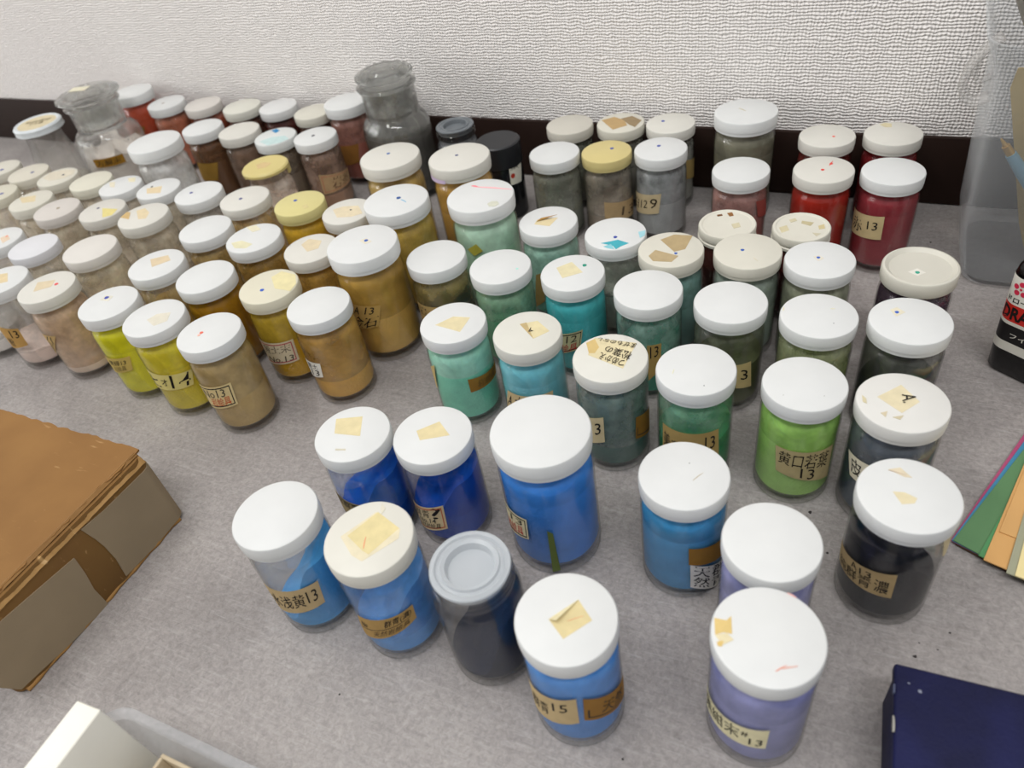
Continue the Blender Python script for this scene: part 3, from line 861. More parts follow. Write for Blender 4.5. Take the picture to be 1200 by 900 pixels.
('AI', [-0.263, 0.4457], 1.1897, 1.1916, 'big', '#f2f3f1', '#a3c4aa', 50, 2, 0, 0.9, '#a8c6b0', [('line', '#ecb0b4', [-0.00846, 0.00915], [0.01812, 0.00971], 0.00129), ('line', '#e5707a', [-0.01072, 0.00995], [-0.00613, 0.00949], 0.00118), ('poly', '#dcdcca', [[0.00969, -0.00988], [0.01109, -0.00649], [0.01496, -0.00588], [0.01739, -0.00865], [0.01598, -0.01201], [0.01215, -0.01263]])], [('#a29a3c', [-1.782, -1.438, -1.268, -1.577], [0.04947, 0.05436, 0.04919, 0.04513], [], None, 'body')], 'large-lidded jar of celadon powder with a pink streak on its lid'),
('AG', [-0.0833, 0.4703], 0.9188, 0.9202, 'tin', '#efebdc', '#4b211d', 50, 2, 0, 0.8, '#4b211d', [('poly', '#7a5230', [[-0.01064, 0.01233], [-0.0071, 0.01422], [-0.00593, 0.01182], [-0.00946, 0.00994]]), ('poly', '#9a6c40', [[-0.00355, 0.01611], [-1e-05, 0.018], [0.00226, 0.01319], [-0.00063, 0.01142]]), ('poly', '#d8cda6', [[0.00288, 0.0006], [0.00795, 0.00398], [0.01036, -0.00183], [0.00594, -0.00508]])], [], 'old jar with a chipped cream tin screw lid behind the pale grey-green jar'),
('AH', [-0.0347, 0.4781], 0.8933, 0.8947, 'tin', '#efebdc', '#50211f', 50, 2, 0, 0.8, '#50211f', [('poly', '#d9cca0', [[-0.01599, -0.00334], [-0.01102, 0.00132], [-0.00807, -0.0057], [-0.01299, -0.0103]]), ('poly', '#c9bd98', [[-0.00086, 0.00945], [0.00802, 0.00842], [0.00624, 0.00307], [-0.00095, 0.00561]]), ('poly', '#d8c48a', [[0.01167, 0.00402], [0.01558, 0.00721], [0.01691, 0.0012], [0.01288, -0.00075]]), ('poly', '#cfc6a8', [[0.00871, -0.00641], [0.01481, -0.00654], [0.01229, -0.01064]]), ('poly', '#d2c7a2', [[-0.0103, 0.00912], [-0.00633, 0.01238], [-0.00455, 0.00882], [-0.0085, 0.00558]])], [], 'old jar with a mottled cream tin screw lid in front of the red jar'),
('AF', [0.0168, 0.5527], 0.9835, 0.9827, 'std', '#f2f3f1', '#7d3036', 54, 2, 0, 0.9, '#7d3036', [], [('#b9a67c', [-3.132, -1.561, -1.538, -2.882], [0.04648, 0.05137, 0.03171, 0.02871], [(0.15, 0.5, 0.2, 0.8, '赤', '#17130f'), (0.64, 0.88, 0.4, 0.75, '13', '#17130f')], None, 'body')], 'jar of crimson powder with a cream label of a brushed character and 13'),
('AE', [-0.0297, 0.5488], 0.9817, 0.9832, 'std', '#efece2', '#8c271e', 54, 2, 0, 0.95, '#8c271e', [('dot', '#d8392e', [-0.00071, -0.00126], 0.00134), ('dot', '#d8392e', [0.00413, 0.00891], 0.0012), ('line', '#d8392e', [0.00325, 0.00605], [0.00486, 0.01315], 0.00072)], [], 'jar of vermilion powder with two red spots on its lid'),
('AD', [0.0131, 0.615], 0.9704, 0.9719, 'std', '#efece2', '#6e1f22', 52, 2, 0, 0.9, '#6e1f22', [('poly', '#d8ca9e', [[-0.01112, 0.01438], [-0.00756, 0.01789], [-0.00242, 0.01675], [-0.00202, 0.01046], [-0.00701, 0.01]])], [], 'jar of dark red powder against the skirting, yellow stain at lid edge'),
('AC', [-0.034, 0.6066], 0.9688, 0.9702, 'std', '#efece2', '#5e2623', 52, 2, 0, 0.8, '#5e2623', [('dot', '#e0503e', [0.00513, -0.00182], 0.00113)], [], 'jar of dark red powder against the skirting, single red spot on lid'),
('AB', [-0.0879, 0.5409], 0.9813, 0.9828, 'std', '#f2f3f1', '#8d615c', 50, 2, 0, 0.7, '#94706a', [], [('#8a4038', [-0.769, -0.226, 0.121, -0.625], [0.059, 0.05683, 0.0391, 0.04437], [], None, 'body')], 'plain-lidded jar of dusky rose powder in front of the big olive jar'),
('AA', [-0.0987, 0.613], 1.1625, 1.1643, 'big', '#f2f3f1', '#6e6b5c', 56, 2, 0, 0.85, '#6e6b5c', [('line', '#b3a988', [-0.00561, 0.00347], [-0.00016, -0.00038], 0.00058)], [], 'large jar of olive grey powder standing tallest against the wall on its own'),
('U', [-0.252, 0.6069], 0.9713, 0.9728, 'std', '#dfdacd', '#5e5f54', 44, 2, 0, 0.7, '#5e5f54', [], [], 'cream-lidded jar of dull grey powder at the wall beside the brown-papered one'),
('V', [-0.2068, 0.6154], 0.9667, 0.9682, 'std', '#ebe7d8', '#6c6a60', 44, 2, 0, 0.6, '#6c6a60', [('poly', '#c7a878', [[-0.01909, 0.00244], [-0.0093, 0.01064], [0.00256, 0.00431], [0.00816, -0.00597], [-0.00243, -0.01578]]), ('poly', '#a18c6c', [[-0.00173, 0.00759], [0.00699, 0.01383], [0.01832, 0.00567], [0.0162, -0.00876], [0.0092, -0.0041]])], [], 'jar at the wall with peeling brown paper over its cream lid'),
('W', [-0.1627, 0.6185], 0.9679, 0.9693, 'std', '#efece2', '#8a8a84', 44, 2, 0, 0.55, '#8a8a84', [('dot', '#3a4c9c', [-0.00741, 0.00219], 0.00154)], [('#8f7a4a', [-0.612, 0.223, 0.223, -0.597], [0.04798, 0.043, 0.02418, 0.02932], [], None, 'body')], 'blue-dotted jar at the wall behind the grey labelled jar'),
('X', [-0.2447, 0.5496], 0.9881, 0.9896, 'std', '#f2f3f1', '#6d7068', 34, 4, 180, 0.7, '#7b7c70', [], [], 'plain-lidded jar of grey-green powder beside the yellow-lidded one'),
('Y', [-0.2018, 0.5601], 0.9678, 0.9693, 'std', '#ead894', '#85796d', 30, 4, 0, 0.55, '#8f867a', [('dot', '#3a4c9c', [0.00329, 0.00524], 0.00169)], [('#a68d68', [-1.444, 0.31, 0.113, -1.453], [0.03978, 0.03431, 0.0169, 0.02357], [(0.45, 0.9, 0.2, 0.7, '13', '#5a4a38')], None, 'body')], 'jar of brownish grey powder under a yellowed blue-dotted lid'),
('Z', [-0.1572, 0.5667], 0.9902, 0.9917, 'std', '#f2f3f1', '#8f9192', 40, 2, 0, 0.7, '#8f9192', [('dot', '#3a4c9c', [-0.00273, 0.00394], 0.00159)], [('#b5a482', [-2.833, -1.294, -1.402, -2.832], [0.04157, 0.04727, 0.02887, 0.02255], [(0.1, 0.65, 0.25, 0.8, '白12', '#33291e'), (0.72, 0.92, 0.3, 0.8, '9', '#33291e')], None, 'body')], 'blue-dotted jar of ash grey powder with a cream handwritten label'),
('BN', [-0.3854, 0.2645], 1.0189, 1.0243, 'std', '#f2f3f1', '#a58c5c', 36, 1, 0, 0.85, '#a08a60', [('dot', '#dd6a54', [-0.00436, -0.00227], 0.00129), ('dot', '#e9b09c', [-0.00422, -0.00499], 0.00097)], [('#c9b584', [-2.121, -0.735, -0.838, -2.119], [0.04504, 0.04807, 0.02926, 0.02366], [(0.15, 0.8, 0.5, 0.85, 'No13', '#4c4336'), (0.3, 0.88, 0.12, 0.5, '岩絵具', '#c2552e')], ('#2f2a20', 'box'), 'body')], 'jar of khaki powder, red speck on lid, black-framed label with red print'),
('BO', [-0.3282, 0.3122], 1.0281, 0.9852, 'std', '#f2f3f1', '#bd9142', 28, 3, 0, 0.75, '#a78244', [], [('#d9d5ca', [-2.275, -1.425, -1.516, -2.273], [0.04035, 0.04179, 0.02835, 0.02347], [(0.2, 0.85, 0.55, 0.9, '黄土', '#17130f'), (0.35, 0.85, 0.1, 0.5, '13', '#17130f')], None, 'body')], 'plain-lidded jar of ochre powder with a small white stamped label'),
('BP', [-0.3783, 0.3215], 1.0067, 1.0096, 'std', '#f0ead2', '#b98f22', 46, 4, 0, 0.8, '#ab9030', [('dot', '#2a57b8', [-0.00147, -0.00566], 0.00154), ('poly', '#efe4a6', [[-0.00475, 0.00974], [-0.0016, 0.01811], [0.01215, 0.01652], [0.01995, 0.00695], [0.02104, -0.00185], [0.00714, -0.00171]])], [('#c4b79a', [-2.226, -0.672, -0.739, -2.225], [0.04061, 0.042, 0.02298, 0.01828], [(0.15, 0.9, 0.5, 0.88, '黄土末', '#75695a'), (0.2, 0.9, 0.1, 0.36, 'No.13', '#4c4336')], ('#b0585a', 'box'), 'body')], 'jar of golden ochre powder, blue dot on yellowed lid, red-bordered label'),
('BQ', [-0.321, 0.3668], 1.1972, 1.1964, 'big', '#f2f3f1', '#b9934c', 40, 4, 0, 0.85, '#a3813c', [('poly', '#efe8d4', [[-0.00298, 0.00196], [-0.00016, 0.00537], [0.00585, 0.00264], [0.00304, -0.00073]]), ('dot', '#2a57a8', [0.00146, 0.00278], 0.00126)], [('#ad8c4e', [-1.749, -0.878, -1.117, -2.172], [0.04648, 0.04531, 0.03013, 0.025], [(0.05, 0.95, 0.05, 0.55, '金石', '#17130f'), (0.1, 0.3, 0.65, 0.95, 'A', '#17130f'), (0.5, 0.8, 0.65, 0.95, '13', '#17130f')], None, 'body')], 'big wide-lidded jar of ochre powder, blue-dotted, lettered 13 on the glass'),
('BR', [-0.3797, 0.3755], 0.9734, 0.978, 'std', '#efece2', '#a98440', 44, 2, 0, 0.7, '#a98440', [('poly', '#e6d2ac', [[-0.01086, 0.0024], [-0.00971, 0.01155], [0.00319, 0.01137], [0.00716, 0.0008], [0.00065, -0.00539]]), ('dot', '#b0ab9c', [-0.01987, -0.00055], 0.00058)], [], 'ochre powder jar with tan scrap on lid, partly behind the big ochre jar'),
('BS', [-0.4346, 0.3749], 1.0223, 1.0238, 'std', '#f2f3f1', '#9a7a40', 46, 2, 0, 0.7, '#9a7a40', [('poly', '#ece6bc', [[-0.0133, -0.01081], [-0.00694, -0.00592], [0.00616, -0.00839], [0.0045, -0.01474], [-0.00507, -0.01656]]), ('poly', '#eee8c8', [[-0.01722, 0.01224], [-0.01007, 0.01634], [-0.00102, 0.01149], [-0.00596, 0.00679]])], [], 'jar of brown ochre powder with pale yellow blotches on its lid'),
('BT', [-0.4908, 0.38], 1.0126, 1.0142, 'std', '#f2f3f1', '#a08654', 44, 2, 0, 0.6, '#a08654', [], [], 'plain-lidded jar of tan powder beside the jar with yellow lid blotches'),
('BU', [-0.438, 0.3201], 1.0203, 1.0219, 'std', '#f2f3f1', '#8d651a', 52, 2, 0, 0.9, '#8d651a', [], [], 'plain-lidded jar of dark ochre powder behind the red-specked khaki jar'),
('BV', [-0.4408, 0.2683], 1.026, 1.0201, 'std', '#f2f3f1', '#d8c53a', 48, 3, 0, 0.85, '#d8c53a', [('poly', '#e6e0d0', [[-0.00274, -0.00373], [-0.0002, 0.00371], [0.00891, 0.00776], [0.01384, -0.00086], [0.00789, -0.00798]])], [('#cfc27a', [-2.072, -0.315, -0.513, -2.066], [0.04453, 0.03967, 0.02782, 0.02762], [(0.08, 0.3, 0.15, 0.8, 'ヒ', '#17130f'), (0.36, 0.5, 0.3, 0.75, 'オ', '#17130f'), (0.56, 0.95, 0.1, 0.95, '14', '#17130f')], None, 'body')], 'jar of canary yellow powder with bold black lettering on a sheer label'),
('BW', [-0.4921, 0.2735], 1.0173, 1.0297, 'std', '#f2f3f1', '#c4bf26', 50, 3, 0, 0.9, '#c4bf26', [('poly', '#ece8da', [[-0.00903, 0.00077], [-0.0095, 0.00709], [-0.00204, 0.00764], [-0.0009, 0.00151]]), ('dot', '#2c3f9c', [-0.006, 0.00463], 0.00176)], [('#b9a25a', [-2.035, -0.819, -0.977, -2.034], [0.04152, 0.04271, 0.03061, 0.02571], [(0.2, 0.85, 0.5, 0.85, '黄緑13', '#3a2f1c'), (0.25, 0.8, 0.1, 0.45, '岩絵具', '#7a6a3a')], None, 'body')], 'jar of acid yellow-green powder, dark blue dot on its lid'),
('BX', [-0.4938, 0.3255], 1.0186, 1.0202, 'std', '#f2f3f1', '#b08f4e', 44, 2, 0, 0.6, '#a8946c', [('poly', '#e2c9a0', [[-0.01034, 0.00435], [0.00096, 0.0126], [0.00899, 0.00697], [-8e-05, -0.00428]])], [], 'jar of sandy powder with a rectangular tan lid sticker, behind the canary yellow jar'),
('BY', [-0.5758, 0.3319], 1.028, 1.0295, 'std', '#f1ece4', '#dcc8b0', 40, 3, 0, 0.65, '#d6c6ac', [], [], 'jar of pinkish beige powder, lid faintly beige, behind the acid yellow-green jar'),
('BZ', [-0.5653, 0.278], 1.0168, 1.0329, 'std', '#efece2', '#d4c0b0', 17, 2, 0, 0.75, '#b59a80', [('poly', '#e2cda8', [[-0.0133, 0.00281], [2e-05, 0.00909], [0.00473, 0.00092], [-0.00516, -0.00797]]), ('dot', '#d84a4a', [0.0062, 0.00464], 0.00158)], [('#b79a66', [-1.988, -1.192, -1.898, -1.985], [0.04654, 0.04596, 0.02526, 0.03213], [(0.3, 0.95, 0.6, 0.95, '八', '#17130f'), (0.3, 0.9, 0.3, 0.6, '松', '#17130f'), (0.4, 0.9, 0.05, 0.3, '13', '#17130f')], None, 'body')], 'jar of flesh pink powder streaked tan inside, red spot on tan lid sticker'),
('CA', [-0.6214, 0.2767], 1.0129, 1.0145, 'std', '#f2f3f1', '#ddc8be', 22, 2, 90, 0.25, '#a8a29c', [('poly', '#e9cf9e', [[-0.01025, 0.00595], [-0.00261, 0.00996], [0.00954, 0.00046], [0.00242, -0.00459]])], [('#b08a4e', [-1.8, -0.894, -0.953, -1.957], [0.04707, 0.04365, 0.02704, 0.02264], [(0.55, 0.9, 0.5, 0.9, '13', '#17130f'), (0.2, 0.5, 0.1, 0.5, '粉', '#17130f')], None, 'body')], 'jar of pale pink powder low in clear glass, brown label reading 13'),
('CU', [-0.678, 0.2755], 1.0147, 1.0142, 'std', '#f2f3f1', '#d5d0cc', 22, 2, 0, 0.25, '#b0aca8', [], [], 'jar cut off by the photo edge, white powder low in clear glass'),
('CB', [-0.6469, 0.3286], 0.9704, 0.9718, 'std', '#f1f1f4', '#cfc8bc', 26, 2, 0, 0.5, '#d4c5b2', [], [], 'bluish white lidded jar behind the flesh pink jar, second in its row'),
('CC', [-0.6957, 0.33], 0.9755, 0.977, 'std', '#f2f3f1', '#cfc8bc', 26, 2, 0, 0.5, '#d4c5b2', [('poly', '#ecd0b4', [[0.00059, 0.00209], [0.00331, 0.00848], [0.01384, 0.00306], [0.01261, -0.0044]]), ('dot', '#dd7a60', [0.00539, 0.00591], 0.00125)], [], 'jar with an orange smear on its lid, behind the pale pink jar'),
('CD', [-0.5687, 0.3867], 1.0223, 1.0239, 'std', '#efece2', '#d6c8b6', 26, 2, 0, 0.5, '#d8c8b4', [('poly', '#ead4a6', [[-0.01294, 0.00544], [-0.00779, 0.01065], [0.00274, 0.00515], [0.00764, -0.00394], [0.00105, -0.00646]]), ('poly', '#d1a860', [[-0.02103, 0.00203], [-0.01666, 0.00194], [-0.00852, -0.00809], [-0.01978, -0.00717]])], [], 'jar of clear glass with dried flakes, curled tan scrap on its lid'),
('CE', [-0.6291, 0.3926], 0.9751, 0.9766, 'std', '#eae6dc', '#d6c8b6', 26, 2, 0, 0.5, '#d8c8b4', [('dot', '#57586c', [-0.00694, 0.00179], 0.0015), ('poly', '#ecd97a', [[-0.00202, 0.00259], [0.01691, 0.0041], [0.02011, -0.00648], [0.01349, -0.01188]])], [], 'jar with a bright yellow paper tab hanging on its lid rim'),
('CF', [-0.6826, 0.3857], 0.9772, 0.9787, 'std', '#e7e0d8', '#d6c8b6', 26, 2, 0, 0.5, '#d8c8b4', [('dot', '#8a7a5c', [0.00114, 0.00099], 0.00168)], [], 'beige-tinted lid jar with a brown centre dot beside the yellow-tabbed jar'),
('CG', [-0.7332, 0.3959], 0.958, 0.9594, 'std', '#ebe7d8', '#d6c8b6', 26, 2, 0, 0.5, '#d8c8b4', [('poly', '#e4cfa2', [[-0.01911, 0.00186], [-0.00333, 0.00955], [0.00798, -0.00085], [-0.00493, -0.00631]])], [], 'jar with a tan smudge on its cream lid beside the brown-dotted lid'),
('CH', [-0.7943, 0.4018], 0.9425, 0.9439, 'std', '#e9e4d0', '#d6c8b6', 26, 2, 0, 0.5, '#d8c8b4', [('dot', '#4a5090', [0.00801, 0.00125], 0.00209)], [], 'blue-dotted cream lid jar cut by the left photo edge, lower of two'),
('CJ', [-0.6043, 0.4393], 0.955, 0.9565, 'std', '#f2f3f1', '#d6c8b6', 26, 2, 0, 0.5, '#d8c8b4', [('poly', '#ecd2a4', [[-0.0128, -0.00266], [0.00122, 0.00456], [0.01064, -0.00767], [-0.00403, -0.01157]]), ('dot', '#5c5a50', [-0.0096, 0.00126], 0.0013)], [], 'cream-rimmed jar with an orange-tan blot centred on its lid'),
('CK', [-0.6543, 0.4382], 0.9505, 0.9519, 'std', '#f2f3f1', '#d6c8b6', 26, 2, 0, 0.5, '#d8c8b4', [('poly', '#efe6c0', [[-0.00306, 0.01435], [0.00507, 0.01731], [0.01197, 0.00923], [0.00448, 0.00817]]), ('poly', '#efe8ce', [[-0.01878, 0.00306], [-0.01281, 0.00572], [-0.00251, -0.0053], [-0.00948, -0.00456]])], [], 'jar with two faint yellow specks on its white lid'),
('CL', [-0.697, 0.44], 0.9607, 0.9622, 'std', '#efebd8', '#d6c8b6', 26, 2, 0, 0.5, '#d8c8b4', [], [], 'yellow-ivory plain lidded jar just below the brown-labelled stoppered jar'),
('CM', [-0.7514, 0.4436], 0.9418, 0.9433, 'std', '#ebe7d8', '#d6c8b6', 26, 2, 0, 0.5, '#d8c8b4', [('poly', '#ddd3bf', [[-0.01627, -0.00608], [-0.01817, 0.00728], [-0.00481, 0.01498], [0.00956, 0.01688], [0.01676, 0.0081], [0.01214, -0.00213], [-0.00092, -0.00966]]), ('dot', '#44464c', [0.0045, 0.0045], 0.0018)], [], 'jar whose cream lid has a buff paper disc with a dark dot'),
('CN', [-0.7969, 0.4446], 0.9548, 0.9563, 'std', '#e9e3d2', '#d6c8b6', 26, 2, 0, 0.5, '#d8c8b4', [('dot', '#4c4f80', [0.00612, 0.00094], 0.00214)], [], 'cream lid jar with a plain dark blue dot, beside the buff paper disc lid'),
('CO', [-0.8544, 0.4527], 0.9159, 0.9173, 'std', '#ebe7d8', '#d6c8b6', 26, 2, 0, 0.5, '#d8c8b4', [('dot', '#4a5090', [0.00637, -0.00365], 0.00235)], [], 'blue-dotted cream lid jar cut by the left photo edge, upper of two'),
('CP', [-0.5456, 0.4328], 1.0063, 1.0079, 'std', '#f2f3f1', '#a49c90', 34, 2, 0, 0.5, '#a49c90', [('dot', '#4b4f8c', [-0.00681, -0.00177], 0.00161)], [], 'blue-dotted white lid jar of grey contents next to the orange-tan blotted lid'),
('CQ', [-0.4898, 0.4311], 1.0109, 1.0125, 'std', '#efece2', '#b2945a', 40, 2, 0, 0.6, '#b2945a', [('dot', '#4b4f80', [-0.00237, -0.00214], 0.00161)], [], 'navy-dotted ivory lid jar of tan powder left of the yellow-lidded ochre jar'),
('CR', [-0.4313, 0.4328], 1.0028, 1.0043, 'std', '#ece09a', '#c29b34', 48, 2, 0, 0.85, '#c29b34', [('dot', '#3a55a0', [-0.0062, 0.00285], 0.00166), ('poly', '#ddcd84', [[0.00584, -0.0038], [0.00882, -0.00049], [0.01401, -0.00529], [0.01104, -0.00856]])], [], 'jar of golden ochre powder under a pale yellow blue-dotted lid'),
('CS', [-0.3817, 0.4311], 0.9734, 0.978, 'std', '#efece2', '#b8965a', 44, 2, 0, 0.6, '#b8965a', [('poly', '#ecd9b4', [[-0.01422, -0.00071], [-0.00805, 0.006], [0.00545, 0.0096], [0.01664, -0.00124], [0.00976, -0.00791], [-0.00266, -0.01138]]), ('dot', '#3c3a44', [0.00247, 0.00202], 0.00099)], [], 'jar with a cream paper scrap and black dot on its lid'),
('CT', [-0.3289, 0.4292], 1.1856, 1.1875, 'big', '#f2f3f1', '#ad9248', 44, 2, 0, 0.8, '#ad9248', [('dot', '#27508f', [0.00107, 0.00203], 0.00153), ('line', '#7fb0cc', [0.00406, 0.00026], [0.0094, -0.00222], 0.00074)], [], 'big wide-lidded jar of mustard powder with a smeared blue dot'),
('Q', [-0.3737, 0.4956], 1.1986, 1.2005, 'big', '#efece2', '#b59a5c', 40, 2, 0, 0.7, '#b59a5c', [('dot', '#3f63a0', [-0.00243, 0.00248], 0.00128)], [], 'big wide-lidded jar of buff powder in front of the grey stoppered jar'),
('R', [-0.31, 0.5029], 1.1928, 1.1947, 'big', '#efece2', '#b8914a', 46, 2, 0, 0.8, '#b8914a', [('dot', '#54587c', [-0.0022, 0.00088], 0.0012)], [('#c3b2cc', [-2.542, -1.619, -1.648, -2.542], [0.06972, 0.06977, 0.06714, 0.06587], [], None, 'lid')], 'big wide-lidded ochre jar with purple staining under its lid edge'),
('P', [-0.5126, 0.4893], 1.0065, 1.008, 'broken', '#ead88e', '#cdbbb0', 40, 3, 0, 0.5, '#cdbbb0', [('poly', '#dcb878', [[-0.01, -0.00037], [-0.00432, 0.00544], [0.00431, 0.00483], [0.00468, -0.00351], [-0.00214, -0.00773]])], [], 'jar of pinkish white powder under a broken yellow lid'),
('C', [-0.6483, 0.4912], 1.2091, 1.2111, 'big', '#f2f3f1', '#d9d6d2', 36, 3, 0, 0.6, '#d9d6d2', [], [], 'large jar of white powder with a broad white lid, left of the brown jars'),
('L', [-0.6538, 0.5596], 0.9949, 0.9964, 'std', '#f2f3f1', '#61442f', 48, 2, 0, 0.8, '#61442f', [], [('#8a6a2c', [-1.853, -0.688, -1.012, -2.249], [0.04653, 0.04446, 0.02527, 0.02434], [], None, 'body')], 'jar of dark brown powder bearing a gold label, second row from the wall'),
('M', [-0.6006, 0.5572], 0.9921, 0.9936, 'std', '#efece2', '#6b5648', 46, 2, 0, 0.75, '#6b5648', [], [], 'plain ivory lidded jar of taupe powder between gold-labelled and blue-smeared jars'),
('N', [-0.5478, 0.5506], 0.9814, 0.9829, 'std', '#f0f3f0', '#6d6154', 46, 2, 0, 0.7, '#6d6154', [('poly', '#3f8fc4', [[-0.01373, 0.01162], [-0.01026, 0.01599], [-0.00319, 0.01264], [-0.0042, 0.00655]]), ('poly', '#cfe6e4', [[-0.00989, -0.01361], [-0.0024, -0.00312], [0.01133, 0.00219], [0.02075, -0.00399], [0.01668, -0.01297], [0.00569, -0.02035]])], [], 'jar of grey-brown powder with blue smears on its lid'),
('O', [-0.501, 0.5551], 0.9906, 0.9921, 'std', '#f2f3f1', '#8c6e5a', 30, 6, 0, 0.6, '#8a7264', [('dot', '#46464e', [-0.00168, -0.00042], 0.00186)], [('#a58a66', [-1.275, 0.706, 0.347, -1.314], [0.04566, 0.03804, 0.02647, 0.0239], [(0.3, 0.85, 0.15, 0.85, '岩茶', '#6a4c38')], ('#b0755a', 'box'), 'body')], 'black-dotted jar of brown powder with a beige stamped label'),
('D', [-0.814, 0.6205], 1.079, 1.1269, 'big', '#f2f3f1', '#a5462f', 58, 2, 0, 0.95, '#a5462f', [], [('#8a6a2c', [-1.287, -0.861, -1.061, -1.47], [0.04556, 0.0459, 0.03536, 0.03519], [], None, 'body')], 'tall jar of brick red powder behind the clear stoppered jar'),
('E', [-0.7582, 0.614], 1.0011, 1.0027, 'std', '#f2f3f1', '#9c5f49', 50, 2, 0, 0.8, '#9c5f49', [('dot', '#a9a19a', [-0.00199, -0.00234], 0.00192)], [], 'brown-dotted lid jar of terracotta powder, next to the tall brick red jar'),
('F', [-0.7086, 0.6211], 0.9659, 0.9673, 'std', '#eee8e0', '#8a4732', 50, 2, 0, 0.8, '#8a4732', [], [], 'beige-tinted lid jar of russet powder, third along the wall from the brick red jar'),
('G', [-0.6466, 0.6171], 0.9764, 0.9779, 'std', '#efede0', '#5c3a2e', 50, 2, 0, 0.8, '#5c3a2e', [], [], 'ivory lid jar of umber powder at the wall above the taupe jar'),
('H', [-0.5988, 0.6218], 0.9699, 0.9714, 'std', '#f2f2f0', '#4e2622', 50, 2, 0, 0.8, '#4e2622', [], [], 'cool white lid jar of maroon powder at the wall above the blue-smeared jar'),
('I', [-0.5471, 0.6148], 0.9412, 0.9521, 'std', '#ebe7d8', '#5e4236', 50, 2, 0, 0.75, '#5e4236', [], [], 'cream-lidded jar at the wall wedged beside the taller red-brown jar'),
('J', [-0.5033, 0.6186], 1.056, 1.0946, 'big', '#f2f3f1', '#855046', 46, 2, 0, 0.8, '#8a6258', [], [('#7d5424', [-1.825, -0.859, -1.071, -2.429], [0.04134, 0.04284, 0.02456, 0.01818], [], None, 'body')], 'tall jar of red-brown powder with gold label, against the grey stoppered jar'),
]
EXTRA = {'A': [-0.853, 0.516, 0.0262, 0.094], 'S': [-0.3667, 0.5988, 0.021, 0.0745], 'T': [-0.31, 0.5736, 0.0206, 0.0731], 'patchR': [[0.11888, 0.05314], [0.13498, 0.05111], [0.17507, 0.04986], [0.17719, 0.04271], [0.17188, 0.00265], [0.14507, 0.00191], [0.12092, 0.00364], [0.12282, 0.01909], [0.12245, 0.03267], [0.12138, 0.04085]], 'patchL': [[0.10664, 0.04268], [0.10546, 0.029], [0.10325, 0.01625], [0.1033, -0.00158], [0.07667, 0.00119], [0.04423, 0.00634], [0.03912, 0.01856], [0.03716, 0.03758], [0.04685, 0.05092], [0.061, 0.04901], [0.08372, 0.04595]], 'Tlab': [[-0.7631097087746973, 0.05905404594598945], [0.1273625345624552, 0.057019676593173585], [-0.1449355763559588, 0.035138866235728095], [-0.7727636920108176, 0.03630227047979018]], 'Tdot': [-0.6172337330925626, 0.04461412509302792]}

for row in JARS:
    make_jar(row)


# ------------------------------------------------------------------ jars of other makes
def stoppered(label, loc, br, nr, dr_, z_sh, z_nk, z_top, contents, amt, lump, gkey):
    t = thing('stoppered_jar', label, 'jar', loc, 0, 'wide-mouth bottles with ground glass stoppers')
    wth = .0022
    prof = [(0, .002), (br * .8, .0015), (br * .88, 0), (br * .97, .0015), (br, .005), (br, z_sh - .012), (br * .97, z_sh - .006), (br * .88, z_sh - .001), (nr * 1.02, z_sh + .002), (nr, z_sh + .006), (nr, z_nk - .004), (nr * 1.10, z_nk - .003),
            (nr * 1.12, z_nk - .0012), (nr * 1.08, z_nk), (nr * .90, z_nk), (nr * .86, z_sh + .004), (br * .84, z_sh - .003), (br - wth, z_sh - .010), (br - wth, .007), (br * .8, .005), (0, .0055)]
    gm = glass_mat((.965, .968, .962), (.78, .79, .77), .65, .03, gkey, .004, .7)
    obj('glass_body', lathe('stoppered_glass', prof, 56), gm, t)
    st = [(0, z_top), (dr_ * .62, z_top - .0003), (dr_ * .70, z_top - .0022), (dr_ * .86, z_top - .0026), (dr_ * .98, z_top - .0045), (dr_, z_top - .0065), (dr_ * .93, z_top - .0085), (dr_ * .80, z_top - .0092),
          (nr * .86, z_nk + .0015), (nr * .885, z_nk - .0005), (nr * .84, z_sh + .006), (nr * .78, z_sh + .005), (0, z_sh + .006)]
    so = obj('glass_stopper', lathe('glass_stopper', st, 56), glass_mat((.93, .93, .915), (.62, .63, .60), .75, .05, 'stopper_glass', .03, .75), t)
    frost = [(nr * .872, z_nk - .002), (nr * .845, z_sh + .006)]
    obj('ground_joint', lathe('ground_joint', frost, 48), film_mat('#d5d2cc', .55), t)
    # contents
    rin = br - wth - .0004
    V, F = [], []
    n = 40
    V.append((0, 0, .006))
    rings = [(.8, .0058), (1.0, .0075), (1.0, amt * .55), (1.0, amt)] + [(.85, amt), (.65, amt), (.4, amt), (.2, amt)]
    for gi, (q, z) in enumerate(rings):
        for i in range(n):
            xx, yy = q * rin * math.cos(2 * math.pi * i / n), q * rin * math.sin(2 * math.pi * i / n)
            zz = z
            if gi >= 3:
                zz = z + lump * (noise.noise(Vector((xx * 90, yy * 90, z * 40))) + .5 * noise.noise(Vector((xx * 220, yy * 220, 3))))
            V.append((xx, yy, zz))
    V.append((0, 0, amt + lump * .4))
    for i in range(n):
        F.append((0, 1 + (i + 1) % n, 1 + i))
    for g_ in range(len(rings) - 1):
        a = 1 + g_ * n
        for i in range(n):
            F.append((a + i, a + (i + 1) % n, a + n + (i + 1) % n, a + n + i))
    a = 1 + (len(rings) - 1) * n
    for i in range(n):
        F.append((a + i, a + (i + 1) % n, len(V) - 1))
    obj('pigment', mesh('jar_contents', V, F, True, 1.2), plain(contents, .95, k=1.2, var=.15, scale=70, bump=.8, bscale=160, spec=.1), t)
    return t, so


CAMDIR = lambda x, y: math.atan2(-y, -x)
